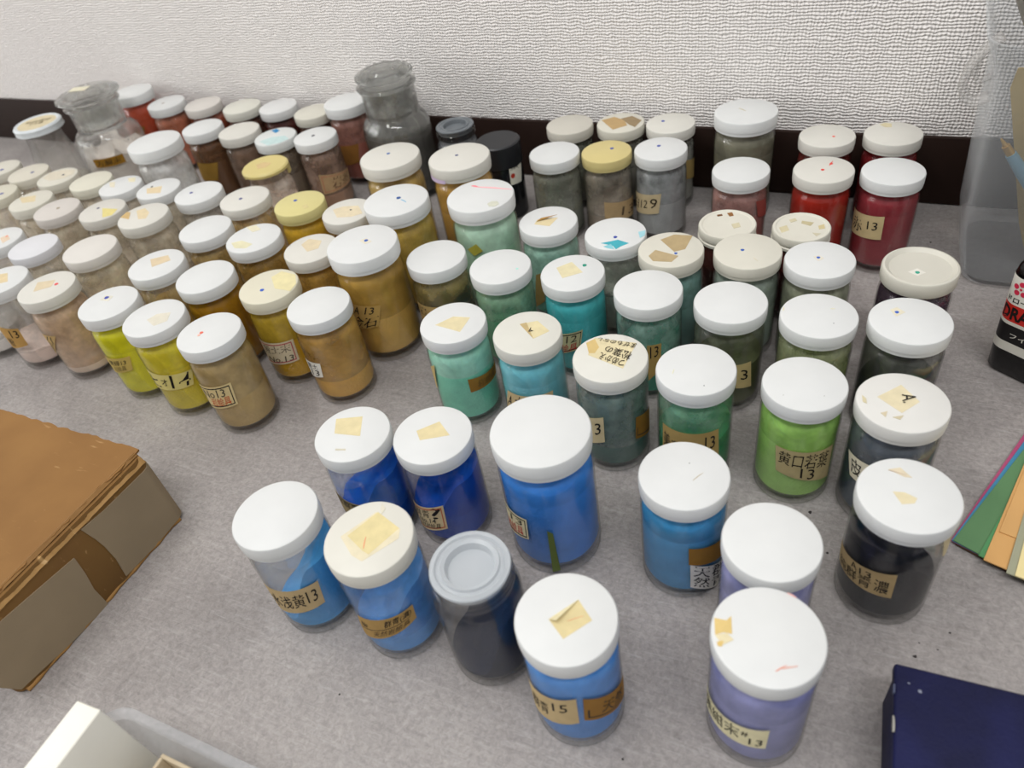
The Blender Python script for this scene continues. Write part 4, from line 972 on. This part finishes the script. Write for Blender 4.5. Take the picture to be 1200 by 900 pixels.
# clear bottle with pinkish white lumps
bx, by = -.804, .557
t, so = stoppered('clear stoppered bottle of pinkish white lumps with a pale tag on its stopper', (bx, by, 0), 0.037, .0275, .0355, .072, .102, .1155, '#f0e4dc', .048, .013, 'bottle_glass')
a = CAMDIR(bx, by)
add_label(t, 'label', '#8a641e', [a - .85, a + .1, a + .1, a - .85], [.050, .050, .040, .040], [(.1, .9, .15, .85, '方解末', '#1b140c')], None, .0371)
obj('stopper_tag', prism('stopper_tag', [(-.016, -.010), (.004, -.004), (.001, .008), (-.019, .002)], .1156, .1159), paper('#efe9cf'), so)
# grey bottle
kx, ky = -.434, .600
t, so = stoppered('grey stoppered bottle of dark ash powder standing tallest at the wall', (kx, ky, 0), .034, .0262, .0285, .080, .113, .1265, '#5d5a56', .066, .002, 'bottle_glass')
a = CAMDIR(kx, ky)
obj('powder_residue', lathe('grey_residue', [(.0310, .010), (.0314, .060), (.0305, .071), (.0235, .080), (.0228, .108)], 40), film_mat('#6d6b67', .62), t)
dm = cyl_mapper([a - .55, a - .1, a + .35, a - .1], [.052, .066, .052, .040], .0341)
V, F = grid_patch(dm, 8, 8, .0001)
lo = obj('label', mesh('label', V, F), paper('#a8804a'), t)
V, F = lettering([(.4, .6, .35, .65, '灰')], dm)
obj('lettering', flat_mesh('lettering', V, F), ink('#4a3015'), lo)
tag(lo, 'brown diamond-shaped paper label')

# flared tin-lidded jar at the far end
ax, ay, ar, ah = EXTRA['A']
t = thing('preserve_jar', 'squat clear jar under a broad pale metal lid with a round cream label', 'jar', (ax, ay, 0))
g2 = [(0, .001), (.020, 0), (.0235, .002), (.0245, .006), (.0245, .045), (.0238, .058), (.0205, .070), (.0195, .078), (.0195, .088), (.0180, .088), (.0180, .077), (.0190, .069), (.0222, .057), (.0230, .045), (.0230, .007), (.019, .004), (0, .004)]
obj('glass_body', lathe('preserve_glass', g2, 48), GLASS, t)
obj('powder_residue', lathe('preserve_residue', [(.020, .006), (.0227, .010), (.0227, .045), (.0219, .057), (.0188, .069)], 40), film_mat('#a9a59c', .16), t)
obj('pigment', lathe('preserve_fill', [(0, .006), (.0205, .006), (.0224, .009), (.0224, .026), (.015, .029), (0, .030)], 40), plain('#bdb8ae', .95, k=1.2, var=.15, scale=90, spec=.1), t)
lid = obj('metal_lid', lathe('metal_lid', [(0, ah - .001), (ar * .80, ah - .001), (ar * .86, ah), (ar * .93, ah), (ar, ah - .0018), (ar * .99, ah - .0055), (ar * 1.01, ah - .0075), (ar * .97, ah - .0085), (ar * .93, ah - .008), (ar * .9, ah - .003), (0, ah - .003)], 64), plain('#cdd2d4', .4, var=.08, scale=120, spec=.5), t)
disc = [(ar * .80 * math.cos(i * math.pi / 16), ar * .80 * math.sin(i * math.pi / 16)) for i in range(32)]
obj('lid_sticker', prism('lid_sticker', disc, ah - .001, ah - .0008), paper('#e3d5b2'), lid)
e1, e2 = Vector((math.cos(YAW), math.sin(YAW))), Vector((-math.sin(YAW), math.cos(YAW)))
qp = lambda u, v: tuple(e1 * u * ar + e2 * v * ar)
V, F = lettering([(0, 1, .55, 1, '岩白雲母'), (.2, .8, 0, .45, '十三番')], quad_mapper([qp(-.55, .3), qp(.55, .3), qp(.5, -.2), qp(-.5, -.2)], ah - .0007))
obj('lettering', flat_mesh('lettering', V, F), ink('#6b5a3c'), lid)

# lidless grey jar behind the ochre row
sx_, sy_, sr, sh = EXTRA['S']
t = thing('pigment_jar', 'lidless jar of dark grey powder with its grey inner stopper, at the wall', 'jar', (sx_, sy_, 0), 0, 'glass jars of powdered pigment on the worktop')
t.scale = (sr / R, sr / R, sh / .0785)
obj('glass_body', ME_GLASS_OPEN, GLASS, t)
obj('pigment', pigment_mesh(50, 2, 0, 'S'), plain('#4c4d50', .95, k=1.2, var=.13, scale=90, spec=.1), t)
obj('powder_residue', ME_FILM, film_mat('#5c5d60', .8), t)
st = obj('inner_stopper', ME_STOPPER, plastic_clear('#6f7478', .85, .35, 'dark_stopper_plastic'), t)
tag(st, 'dark grey plastic inner stopper')

# black-capped jar
tx, ty, tr_, th = EXTRA['T']
t = thing('paint_jar', 'black screw-capped paint jar with a white label and red spot', 'jar', (tx, ty, 0))
obj('glass_body', lathe('paint_jar_body', [(0, 0), (tr_ * .9, 0), (tr_ * .97, .002), (tr_ * .97, .046), (tr_ * .93, .051), (tr_ * .9, .053), (0, .053)], 48), plain('#15161a', .12, spec=.6), t)
obj('screw_cap', lathe('paint_jar_cap', [(0, th), (tr_ * .93, th), (tr_ * .99, th - .001), (tr_, th - .003), (tr_, .0525), (tr_ * .9, .0525), (0, .0535)], 48), plain('#1b1c20', .38, spec=.5), t)
L4 = EXTRA['Tlab']
lo = add_label(t, 'label', '#d2cfc2', [q[0] for q in L4], [q[1] for q in L4], [(.1, .7, .62, .9, '墨', '#4a4a48')], None, tr_ * .97)
da, dz = EXTRA['Tdot']
V = [((tr_ * .97 + .0003) * math.cos(da + .11 * math.cos(i * math.pi / 7)), (tr_ * .97 + .0003) * math.sin(da + .11 * math.cos(i * math.pi / 7)), dz + .0024 * math.sin(i * math.pi / 7)) for i in range(14)]
obj('red_spot', flat_mesh('red_spot', V, [tuple(range(14))]), plain('#b4301c', .5), lo)

# ------------------------------------------------------------------ cardboard box
X1 = -.369
t = thing('cardboard_box', 'worn brown cardboard box with torn paper labels and a frayed lid edge', 'box', (-.48, .108, 0))
T0 = Vector((-.48, .108, 0))


def rounded_rect(x0, x1, y0, y1, r, n=6):
    pts = []
    for cx, cy, a0 in ((x1 - r, y0 + r, -90), (x1 - r, y1 - r, 0), (x0 + r, y1 - r, 90), (x0 + r, y0 + r, 180)):
        for i in range(n + 1):
            a = math.radians(a0 + 90 * i / n)
            pts.append((cx + r * math.cos(a), cy + r * math.sin(a)))
    return pts


def stacked(name, levels, smooth=True, cap=True, angle=.7):
    """skin a list of (outline, z) with equal point counts"""
    V, F = [], []
    n = len(levels[0][0])
    for pts, z in levels:
        V += [(p[0], p[1], z) for p in pts]
    for k in range(len(levels) - 1):
        a = k * n
        F += [(a + i, a + (i + 1) % n, a + n + (i + 1) % n, a + n + i) for i in range(n)]
    if cap:
        F.append(tuple(range(n - 1, -1, -1)))
        F.append(tuple(range(len(V) - n, len(V))))
    return mesh(name, V, F, smooth, angle)


def local(pts):
    return [(p[0] - T0.x, p[1] - T0.y) for p in pts]


CB = cardboard('#74522a', '#82602f')
rr = lambda g_, r=.007: local(rounded_rect(-.60 - g_, X1 + g_, .043 - g_, .1735 + g_, r))
obj('body', stacked('box_body', [(rr(-.001), 0), (rr(.0), .0015), (rr(0), .052), (rr(-.001), .0585)]), CB, t)
# loose board glued on top, edge eaten away
rnd = random.Random(3)
edge = []
outline = [(-.60, .043), (-.3735, .043), (-.3735, .1738), (-.60, .1738)]
for i in range(4):
    a_, b_ = Vector(outline[i]), Vector(outline[(i + 1) % 4])
    m = 40 if i in (1, 3) else 60
    d_ = (b_ - a_)
    nn = Vector((d_.y, -d_.x)).normalized()
    for q in range(m):
        jag = .0012 * noise.noise(Vector((i * 9.1, q * .45, 0))) + .0012 * rnd.random()
        if i == 1 and 12 < q < 32:
            jag -= .0035 * max(0, noise.noise(Vector((3.3, q * .35, 2))) + .35)
        p_ = a_ + d_ * q / m + nn * jag
        edge.append((p_.x - T0.x, p_.y - T0.y))
obj('lid_board', prism('lid_board', edge, .0592, .0605), cardboard('#815b2e', '#8d6636', '#b48f60'), t)
# torn paper layers along the long side
def strip(name, x_out, x_in, z_out, z_in, seed, mat, jag=.0012):
    V, F = [], []
    m = 70
    for q in range(m + 1):
        yy = .0455 + .1255 * q / m
        n1 = noise.noise(Vector((q * .31, seed, 0))) + .6 * noise.noise(Vector((q * .9, seed, 5)))
        n2 = noise.noise(Vector((q * .23, seed + 7, 0)))
        for xx, zz in ((x_in + jag * n2, z_in + .0003 * n1), ((x_in + x_out) / 2 + .0005 * n2, (z_in + z_out) / 2 + .0012 + .0004 * n2), (x_out + .0004 * n1, z_out + .0006 * n1), (x_out - .0006, z_out - .0008 + .0006 * n1), ((x_in + x_out) / 2, (z_in + z_out) / 2 - .0002), (x_in - .0003, z_in - .0006)):
            V.append((xx - T0.x, yy - T0.y, zz))
    for q in range(m):
        for k in range(6):
            F.append((q * 6 + k, q * 6 + (k + 1) % 6, q * 6 + 6 + (k + 1) % 6, q * 6 + 6 + k))
    F += [tuple(range(6)), tuple(range(m * 6 + 5, m * 6 - 1, -1))]
    obj(name, mesh(name, V, F, True, .5), mat, t)


strip('torn_edge', X1 + .0008, X1 - .0052, .0545, .0588, 1.7, cardboard('#94703f', '#ab8553', '#c9a878'))
strip('torn_edge', X1 - .0030, X1 - .0072, .0592, .0601, 6.1, cardboard('#7d5a30', '#946d3c', '#b08a58'), .0016)
PAPER = plain('#94836a', .8, var=.06, scale=40, spec=.15)
YC = .1665   # where the box corner starts to round off


def clip_y(pts, lim):
    out = []
    for i in range(len(pts)):
        p, q_ = pts[i], pts[(i + 1) % len(pts)]
        if p[0] <= lim:
            out.append(p)
        if (p[0] <= lim) != (q_[0] <= lim):
            f_ = (lim - p[0]) / (q_[0] - p[0])
            out.append((lim, p[1] + (q_[1] - p[1]) * f_))
    return out


for nm in ('patchR', 'patchL'):
    pts = clip_y([tuple(p) for p in EXTRA[nm]], YC)
    n = len(pts)
    V = [(X1 + .0007 - T0.x, p[0] - T0.y, p[1]) for p in pts] + [(X1 - .0002 - T0.x, p[0] - T0.y, p[1]) for p in pts]
    F = [tuple(range(n)), tuple(range(2 * n - 1, n - 1, -1))] + [(i, (i + 1) % n, n + (i + 1) % n, n + i) for i in range(n)]
    zc = [p[1] for p in pts if abs(p[0] - YC) < 1e-6]
    if len(zc) >= 2:
        o0 = len(V)
        for k in range(9):
            a = math.radians(85 * k / 8)
            for rr_ in (.0077, .0068):
                for z in (min(zc), max(zc)):
                    V.append((X1 - .007 + rr_ * math.cos(a) - T0.x, YC + rr_ * math.sin(a) - T0.y, z))
        for k in range(8):
            b0, b1 = o0 + 4 * k, o0 + 4 * k + 4
            F += [(b0, b1, b1 + 1, b0 + 1), (b0 + 2, b0 + 3, b1 + 3, b1 + 2), (b0, b0 + 2, b1 + 2, b1), (b0 + 1, b1 + 1, b1 + 3, b0 + 3)]
        e0 = o0 + 32
        F.append((e0, e0 + 2, e0 + 3, e0 + 1))
    obj('paper_patch', mesh('paper_patch', V, F, False), PAPER, t)
path = [(X1 - .001 - T0.x, .046 + .122 * q / 18 - T0.y, .0012 + .0004 * math.sin(q * 2.7)) for q in range(19)]
obj('frayed_base', tube('frayed_base', path, [.0016 + .0006 * math.sin(q * 2.2) for q in range(19)], 7), cardboard('#8f6836', '#a97f4a', '#d0aa70'), t)

# ------------------------------------------------------------------ navy box
NA = math.radians(3.0)
t = thing('cloth_covered_box', 'dark navy cloth-covered box with scuffed, whitened edges', 'box', (.047, .1915, 0), NA)
NB = plain('#14173e', .6, var=.35, scale=45, bump=.35, bscale=700, spec=.25)
obj('body', box_mesh('navy_body', .0012, .16, -.19, -.001, 0, .0285, .0012), NB, t)
obj('lid', box_mesh('navy_lid', 0, .161, -.191, 0, .0290, .0350, .0012), NB, t)
rnd = random.Random(11)
for i in range(9):
    yy = -.012 - .017 * i + rnd.uniform(-.004, .004)
    zc = rnd.choice((.006, .014, .0338, .0345))
    ww, hh = rnd.uniform(.0012, .0045), rnd.uniform(.0006, .002)
    pts = [(-.0004 if zc > .029 else .0008, yy + ww * math.cos(a) * rnd.uniform(.6, 1.2), zc + hh * math.sin(a)) for a in [k * math.pi / 4 for k in range(8)]]
    V = pts + [(p[0] + .0006, p[1], p[2]) for p in pts]
    F = [tuple(range(8)), tuple(range(15, 7, -1))] + [(k, (k + 1) % 8, 8 + (k + 1) % 8, 8 + k) for k in range(8)]
    obj('scuff', mesh('scuff', V, F, False), plain(rnd.choice(('#8d8a84', '#a7a49a', '#4a5068')), .9), t)
for i in range(16):
    cx, cy = rnd.uniform(.004, .07), rnd.uniform(-.10, -.004)
    r_ = rnd.uniform(.0003, .0009)
    pts = [(cx + r_ * rnd.uniform(.6, 1.8) * math.cos(k * math.pi / 4), cy + r_ * math.sin(k * math.pi / 4)) for k in range(8)]
    obj('scuff', prism('scuff', pts, .0349, .03508), plain(rnd.choice(('#5a5f78', '#7d8090', '#454c6a')), .9), t)

# ------------------------------------------------------------------ fanned colour cards
LB = (.0749, .2906)


def card(label, col, corner, dirv, wid, length, z, th=.0006, name='colour_card'):
    d_ = Vector(dirv).normalized()
    w_ = Vector((d_.y, -d_.x))
    c = Vector(corner)
    pts = [c, c + w_ * wid, c + w_ * wid + d_ * length, c + d_ * length]
    o = obj(name, prism(name, [(p.x - c.x, p.y - c.y) for p in pts], 0, th), plain(col, .55, var=.04, scale=40, spec=.35), None, (c.x, c.y, z))
    tag(o, label, 'card', 'fanned stack of coloured cards')
    return o


card('dark brown card at the bottom of the fanned colour cards', '#3a2a1e', (.0764, .2900), (.40, .917), .060, .14, .0002)
card('dark brown card second from the bottom of the fanned colour cards', '#4a3420', (.0768, .2893), (.405, .914), .060, .14, .0009)
card('magenta card peeking out as a thin line past the blue one', '#a8496f', (.0738, .2908), (.375, .927), .060, .14, .0016)
card('blue card peeking out as a thin strip beside the green one', '#3f7fa0', (.0742, .2905), (.392, .92), .060, .14, .0023)
card('broad green card on the fanned stack', '#5a8157', (.0748, .2902), (.41, .912), .060, .14, .0030)
card('pale green card edge between the green and orange cards', '#4f8a58', (.0862, .2835), (.335, .942), .055, .14, .0037)
card('orange ochre card of the fan, left of the grey one', '#cf9f62', (.0883, .2808), (.268, .963), .055, .14, .0044)
card('smaller orange card lying on the larger orange ochre card', '#d0a165', (.0955, .3010), (.262, .965), .045, .11, .0051)
card('grey-green card between orange and cream cards', '#9a9a82', (.0978, .2748), (.215, .977), .05, .14, .0058)
card('cream card on top of the fan at the photo edge', '#e3d29a', (.1014, .2738), (.20, .98), .05, .14, .0065)

# ------------------------------------------------------------------ drawing ink bottle
IA = math.atan2(-.53, .85)
t = thing('ink_bottle', 'black drawing ink bottle with white, red and black banded label', 'bottle', (.0905, .4420, 0), IA)


def sq(hw, hd, r):
    # local frame: x along the label face, y into the bottle; front-left corner near the origin
    return rounded_rect(.030 - hw, .030 + hw, .026 - hd, .026 + hd, r, 8)


BLK = plain('#080708', .14, spec=.35)
levels = [(sq(.0285, .0245, .006), 0), (sq(.0305, .0265, .007), .003), (sq(.0315, .0275, .008), .020), (sq(.0330, .0290, .009), .072), (sq(.0325, .0285, .010), .0765), (sq(.029, .025, .012), .083), (sq(.0225, .0205, .0140), .092),
          (sq(.0150, .0150, .0140), .100), (sq(.0135, .0135, .0130), .106), (sq(.0135, .0135, .0130), .118)]
obj('glass_body', stacked('ink_body', levels), BLK, t)
cap = [(sq(.0150, .0150, .0145), .112), (sq(.0155, .0155, .015), .113), (sq(.0155, .0155, .015), .130), (sq(.0145, .0145, .014), .132)]
obj('screw_cap', stacked('ink_cap', cap), plain('#141314', .4), t)


def hw_at(z):
    return .0315 + (.0330 - .0315) * (z - .020) / .052


def band(z0, z1, lift, col, name='label_band'):
    lv = []
    for z in (z0, z1):
        h_ = hw_at(z) + lift
        lv.append((sq(h_, h_ - .004, .008 + .001 * (z - .020) / .052 + lift), z))
    n = len(lv[0][0])
    V = [(p[0], p[1], z) for pts, z in lv for p in pts]
    F = [(i, (i + 1) % n, n + (i + 1) % n, n + i) for i in range(n)]
    return obj(name, mesh(name, V, F), plain(col, .45, spec=.4), t)


band(.0195, .0262, .00012, '#d9d6cb')
band(.0262, .0388, .00012, '#151314')
band(.0388, .0412, .00012, '#d9d6cb')
band(.0412, .0532, .00012, '#c8281e')
lw_ = band(.0532, .0722, .00012, '#e4e1d6')


def face_map(x0, x1, z0, z1):
    # runs along the label from the rounded left corner onto the flat face
    def f(u, v, lift):
        z = z0 + (z1 - z0) * v
        hw = hw_at(z) + .00015
        r_ = .008 + .001 * (z - .020) / .052
        cx, cy = .030 - hw + r_, .026 - (hw - .004) + r_
        arc = r_ * math.pi / 2
        sa = x0 + (x1 - x0) * u
        off_ = lift * .6
        if sa < arc:
            a_ = math.pi + sa / r_
            return (cx + (r_ + off_) * math.cos(a_), cy + (r_ + off_) * math.sin(a_), z)
        return (cx + sa - arc, cy - r_ - off_, z)
    return f


def print_on(s, col, x0, x1, z0, z1, bold=.02):
    V, F = lettering([(0, 1, 0, 1, s)], face_map(x0, x1, z0, z1), bold, False)
    obj('lettering', flat_mesh('lettering', V, F), ink(col), t)


print_on('DRAWING INK', '#14100f', .0062, .0640, .0426, .0518, .035)
print_on('ドローイングインク', '#1a1816', .0075, .0480, .0545, .0588)
print_on('フイ', '#d9d6cb', .0155, .0250, .0300, .0335, .01)
V, F = [], []
fm = face_map(0, 1, 0, 1)
for k in range(6):
    cx, cz = (.0142, .0650) if k == 5 else (.0142 + .0034 * math.cos(math.pi / 2 + k * 2 * math.pi / 5), 0.0650 + .0034 * math.sin(math.pi / 2 + k * 2 * math.pi / 5))
    r_ = .0008 if k == 5 else .0017
    o0 = len(V)
    V += [fm(cx + r_ * math.cos(i * math.pi / 8), cz + r_ * math.sin(i * math.pi / 8), .0003) for i in range(16)]
    F.append(tuple(range(o0, o0 + 16)))
obj('blossom_emblem', flat_mesh('blossom_emblem', V, F), plain('#cf2a4a', .5), t)

# ------------------------------------------------------------------ translucent tub with brushes
PC = plastic_clear('#dfe1e2', .09, .2, 'tub_plastic')
t = thing('plastic_tub', 'translucent plastic tub with a lug handle holding brushes and papers', 'tub', (.128, .580, 0))


def tub_out(hx, hy, r):
    return rounded_rect(-hx, hx, -hy, hy, r, 8)


outer = [(.048, .045, .014, 0), (.052, .049, .015, .003), (.0585, .0535, .016, .028), (.0635, .0570, .017, .110), (.0665, .0590, .018, .160), (.072, .0615, .020, .176), (.076, .0625, .021, .184), (.077, .0630, .021, .187)]
inner = [(.0755, .0615, .020, .187), (.0705, .0600, .019, .176), (.0650, .0575, .017, .160), (.0620, .0555, .016, .110), (.0570, .0520, .015, .028), (.050, .047, .014, .0045)]
obj('tub_body', stacked('tub_body', [(tub_out(a_, b_, c_), z * .93) for a_, b_, c_, z in outer + inner]), PC, t)
LUG = plastic_clear('#cfcac4', .22, .2, 'lug_plastic')
hp = [(-.066, -.020, .166), (-.074, -.020, .158), (-.0805, -.020, .146), (-.0815, -.020, .136), (-.078, -.020, .127), (-.072, -.020, .124), (-.0645, -.020, .128)]
obj('lug_handle', tube('lug_handle', hp, .0028, 10, 1.8), LUG, t)
hp2 = [(-.068, -.012, .160), (-.0745, -.012, .150), (-.0755, -.012, .140), (-.0725, -.012, .134), (-.066, -.012, .138)]
obj('lug_handle', tube('lug_handle_inner', hp2, .0018, 8, 1.4), LUG, t)
# things kept in the tub
ev = [(.0735, .0, .1350), (.0745, .0, .1480), (.1500, .0, .1500), (.1500, .0, .0060), (.1180, .0, .0060), (.1036, .0, .0400)]
V = [(p[0] - .112, -.0007, p[2]) for p in ev] + [(p[0] - .112, .0007, p[2]) for p in ev]
n = len(ev)
F = [tuple(range(n)), tuple(range(2 * n - 1, n - 1, -1))] + [(i, (i + 1) % n, n + (i + 1) % n, n + i) for i in range(n)]
o = obj('kraft_envelope', mesh('kraft_envelope', V, F, False), paper('#b09a64'), None, (.112, .5560, 0))
tag(o, 'tan paper envelope standing inside the plastic tub', 'envelope', 'contents of the plastic tub')
t2 = thing('dip_pen', 'blue-handled pen with a brass ferrule inside the plastic tub', 'pen', (.0756, .5450, .1065), 0, 'contents of the plastic tub')
dv = Vector((.0196, -.0002, -.0248)).normalized()
obj('nib', tube('nib', [dv * 0, dv * .006], [.0006, .0018], 8), plain('#c9a45c', .3, metal=.8), t2)
obj('ferrule', tube('ferrule', [dv * .006, dv * .013], [.0026, .0028], 10), plain('#c9a45c', .3, metal=.8), t2)
obj('handle', tube('handle', [dv * .013, dv * .03, dv * .120], [.0034, .0042, .0040], 12), plain('#6f93a3', .35), t2)


def brush(label, base, tip, col, hair, r_=.0035):
    b0, b1 = Vector(base), Vector(tip)
    tt = thing('paint_brush', label, 'brush', base, 0, 'contents of the plastic tub')
    v = b1 - b0
    obj('handle', tube('brush_handle', [v * 0, v * .5, v * .80], [r_ * .7, r_, r_ * .9], 10), plain(col, .35), tt)
    obj('ferrule', tube('brush_ferrule', [v * .80, v * .88], [r_ * .95, r_ * 1.15], 10), plain('#a9a59c', .3, metal=.8), tt)
    obj('bristles', tube('brush_bristles', [v * .88, v * .94, v * 1.0], [r_ * 1.15, r_ * 1.3, r_ * .2], 10), plain(hair, .9), tt)


brush('olive brush with tan bristles leaning at the tub rim', (.150, .612, .0120), (.062, .600, .200), '#7b7440', '#8d7c4a', .0055)
brush('black-handled brush standing in the plastic tub', (.153, .592, .0120), (.077, .588, .212), '#191512', '#241c16', .0050)
brush('dark grey brush standing upright in the plastic tub', (.163, .611, .0120), (.104, .602, .205), '#4c4a46', '#3a332c', .0055)
brush('reddish brown brush standing in the plastic tub', (.163, .575, .0120), (.106, .574, .205), '#5e4026', '#2e2620', .0045)

# ------------------------------------------------------------------ translucent tray, white slab, little carton
t = thing('plastic_tray', 'translucent plastic tray in the front corner holding a white slab', 'tray', (-.198, -.012, 0))
TP = plastic_clear('#e0e2e4', .14, .2, 'tray_plastic')
tray = [(.066, .054, .012, 0), (.068, .056, .012, .002), (.0735, .0605, .014, .047), (.0765, .0635, .015, .049), (.0765, .0635, .015, .0502), (.0720, .0590, .013, .0500), (.0665, .0545, .011, .0035)]
obj('tray_body', stacked('tray_body', [(tub_out(a_, b_, c_), z) for a_, b_, c_, z in tray]), TP, t)
o = obj('white_slab', box_mesh('white_slab', -.0075, .0075, -.05, 0, 0, .066, .0007), plain('#e9e6da', .6, var=.03, scale=50), None, (-.2610, .0425, .0038), (0, math.radians(-4.0), math.radians(2)))
tag(o, 'thick white slab standing on edge inside the plastic tray', 'slab')
t = thing('small_carton', 'small open cardboard carton inside the plastic tray', 'carton', (-.2405, .0425, .0038))
CM_ = cardboard('#b7a68a', '#c8b89c', '#d9cdb6')
obj('base', box_mesh('carton_base', .0005, .048, -.0475, -.0005, 0, .0015), CM_, t)
for nm, b4 in (('back', (0, .0485, -.0018, 0)), ('left', (0, .0018, -.048, -.0018)), ('right', (.0467, .0485, -.048, -.0018)), ('front', (.0018, .0467, -.048, -.0462))):
    obj('side', box_mesh('carton_side', b4[0], b4[1], b4[2], b4[3], .0015, .0362, .0004), CM_, t)

# ------------------------------------------------------------------ dirt on the worktop
rnd = random.Random(5)
specks = [(.0605, .218, .0008), (.075, .236, .0006), (.0160, .2650, .0007), (.004, .2900, .0011), (-.055, .125, .0006), (-.04, .11, .0005), (.062, .226, .0004), (.055, .585, .0006), (.07, .225, .0004), (-.20, .105, .0005), (-.01, .235, .0004)]
for x_, y_, r_ in specks:
    pts = [(x_ + r_ * rnd.uniform(.5, 1.3) * math.cos(k * math.pi / 4), y_ + r_ * rnd.uniform(.5, 1.2) * math.sin(k * math.pi / 4)) for k in range(8)]
    o = obj('dirt_crumb', prism('dirt_crumb', [(p[0] - x_, p[1] - y_) for p in pts], 0, r_ * .5), plain('#2b2624', .9), None, (x_, y_, 0))
    tag(o, 'tiny dark crumb of dirt lying on the grey worktop', 'crumb', 'crumbs on the worktop')
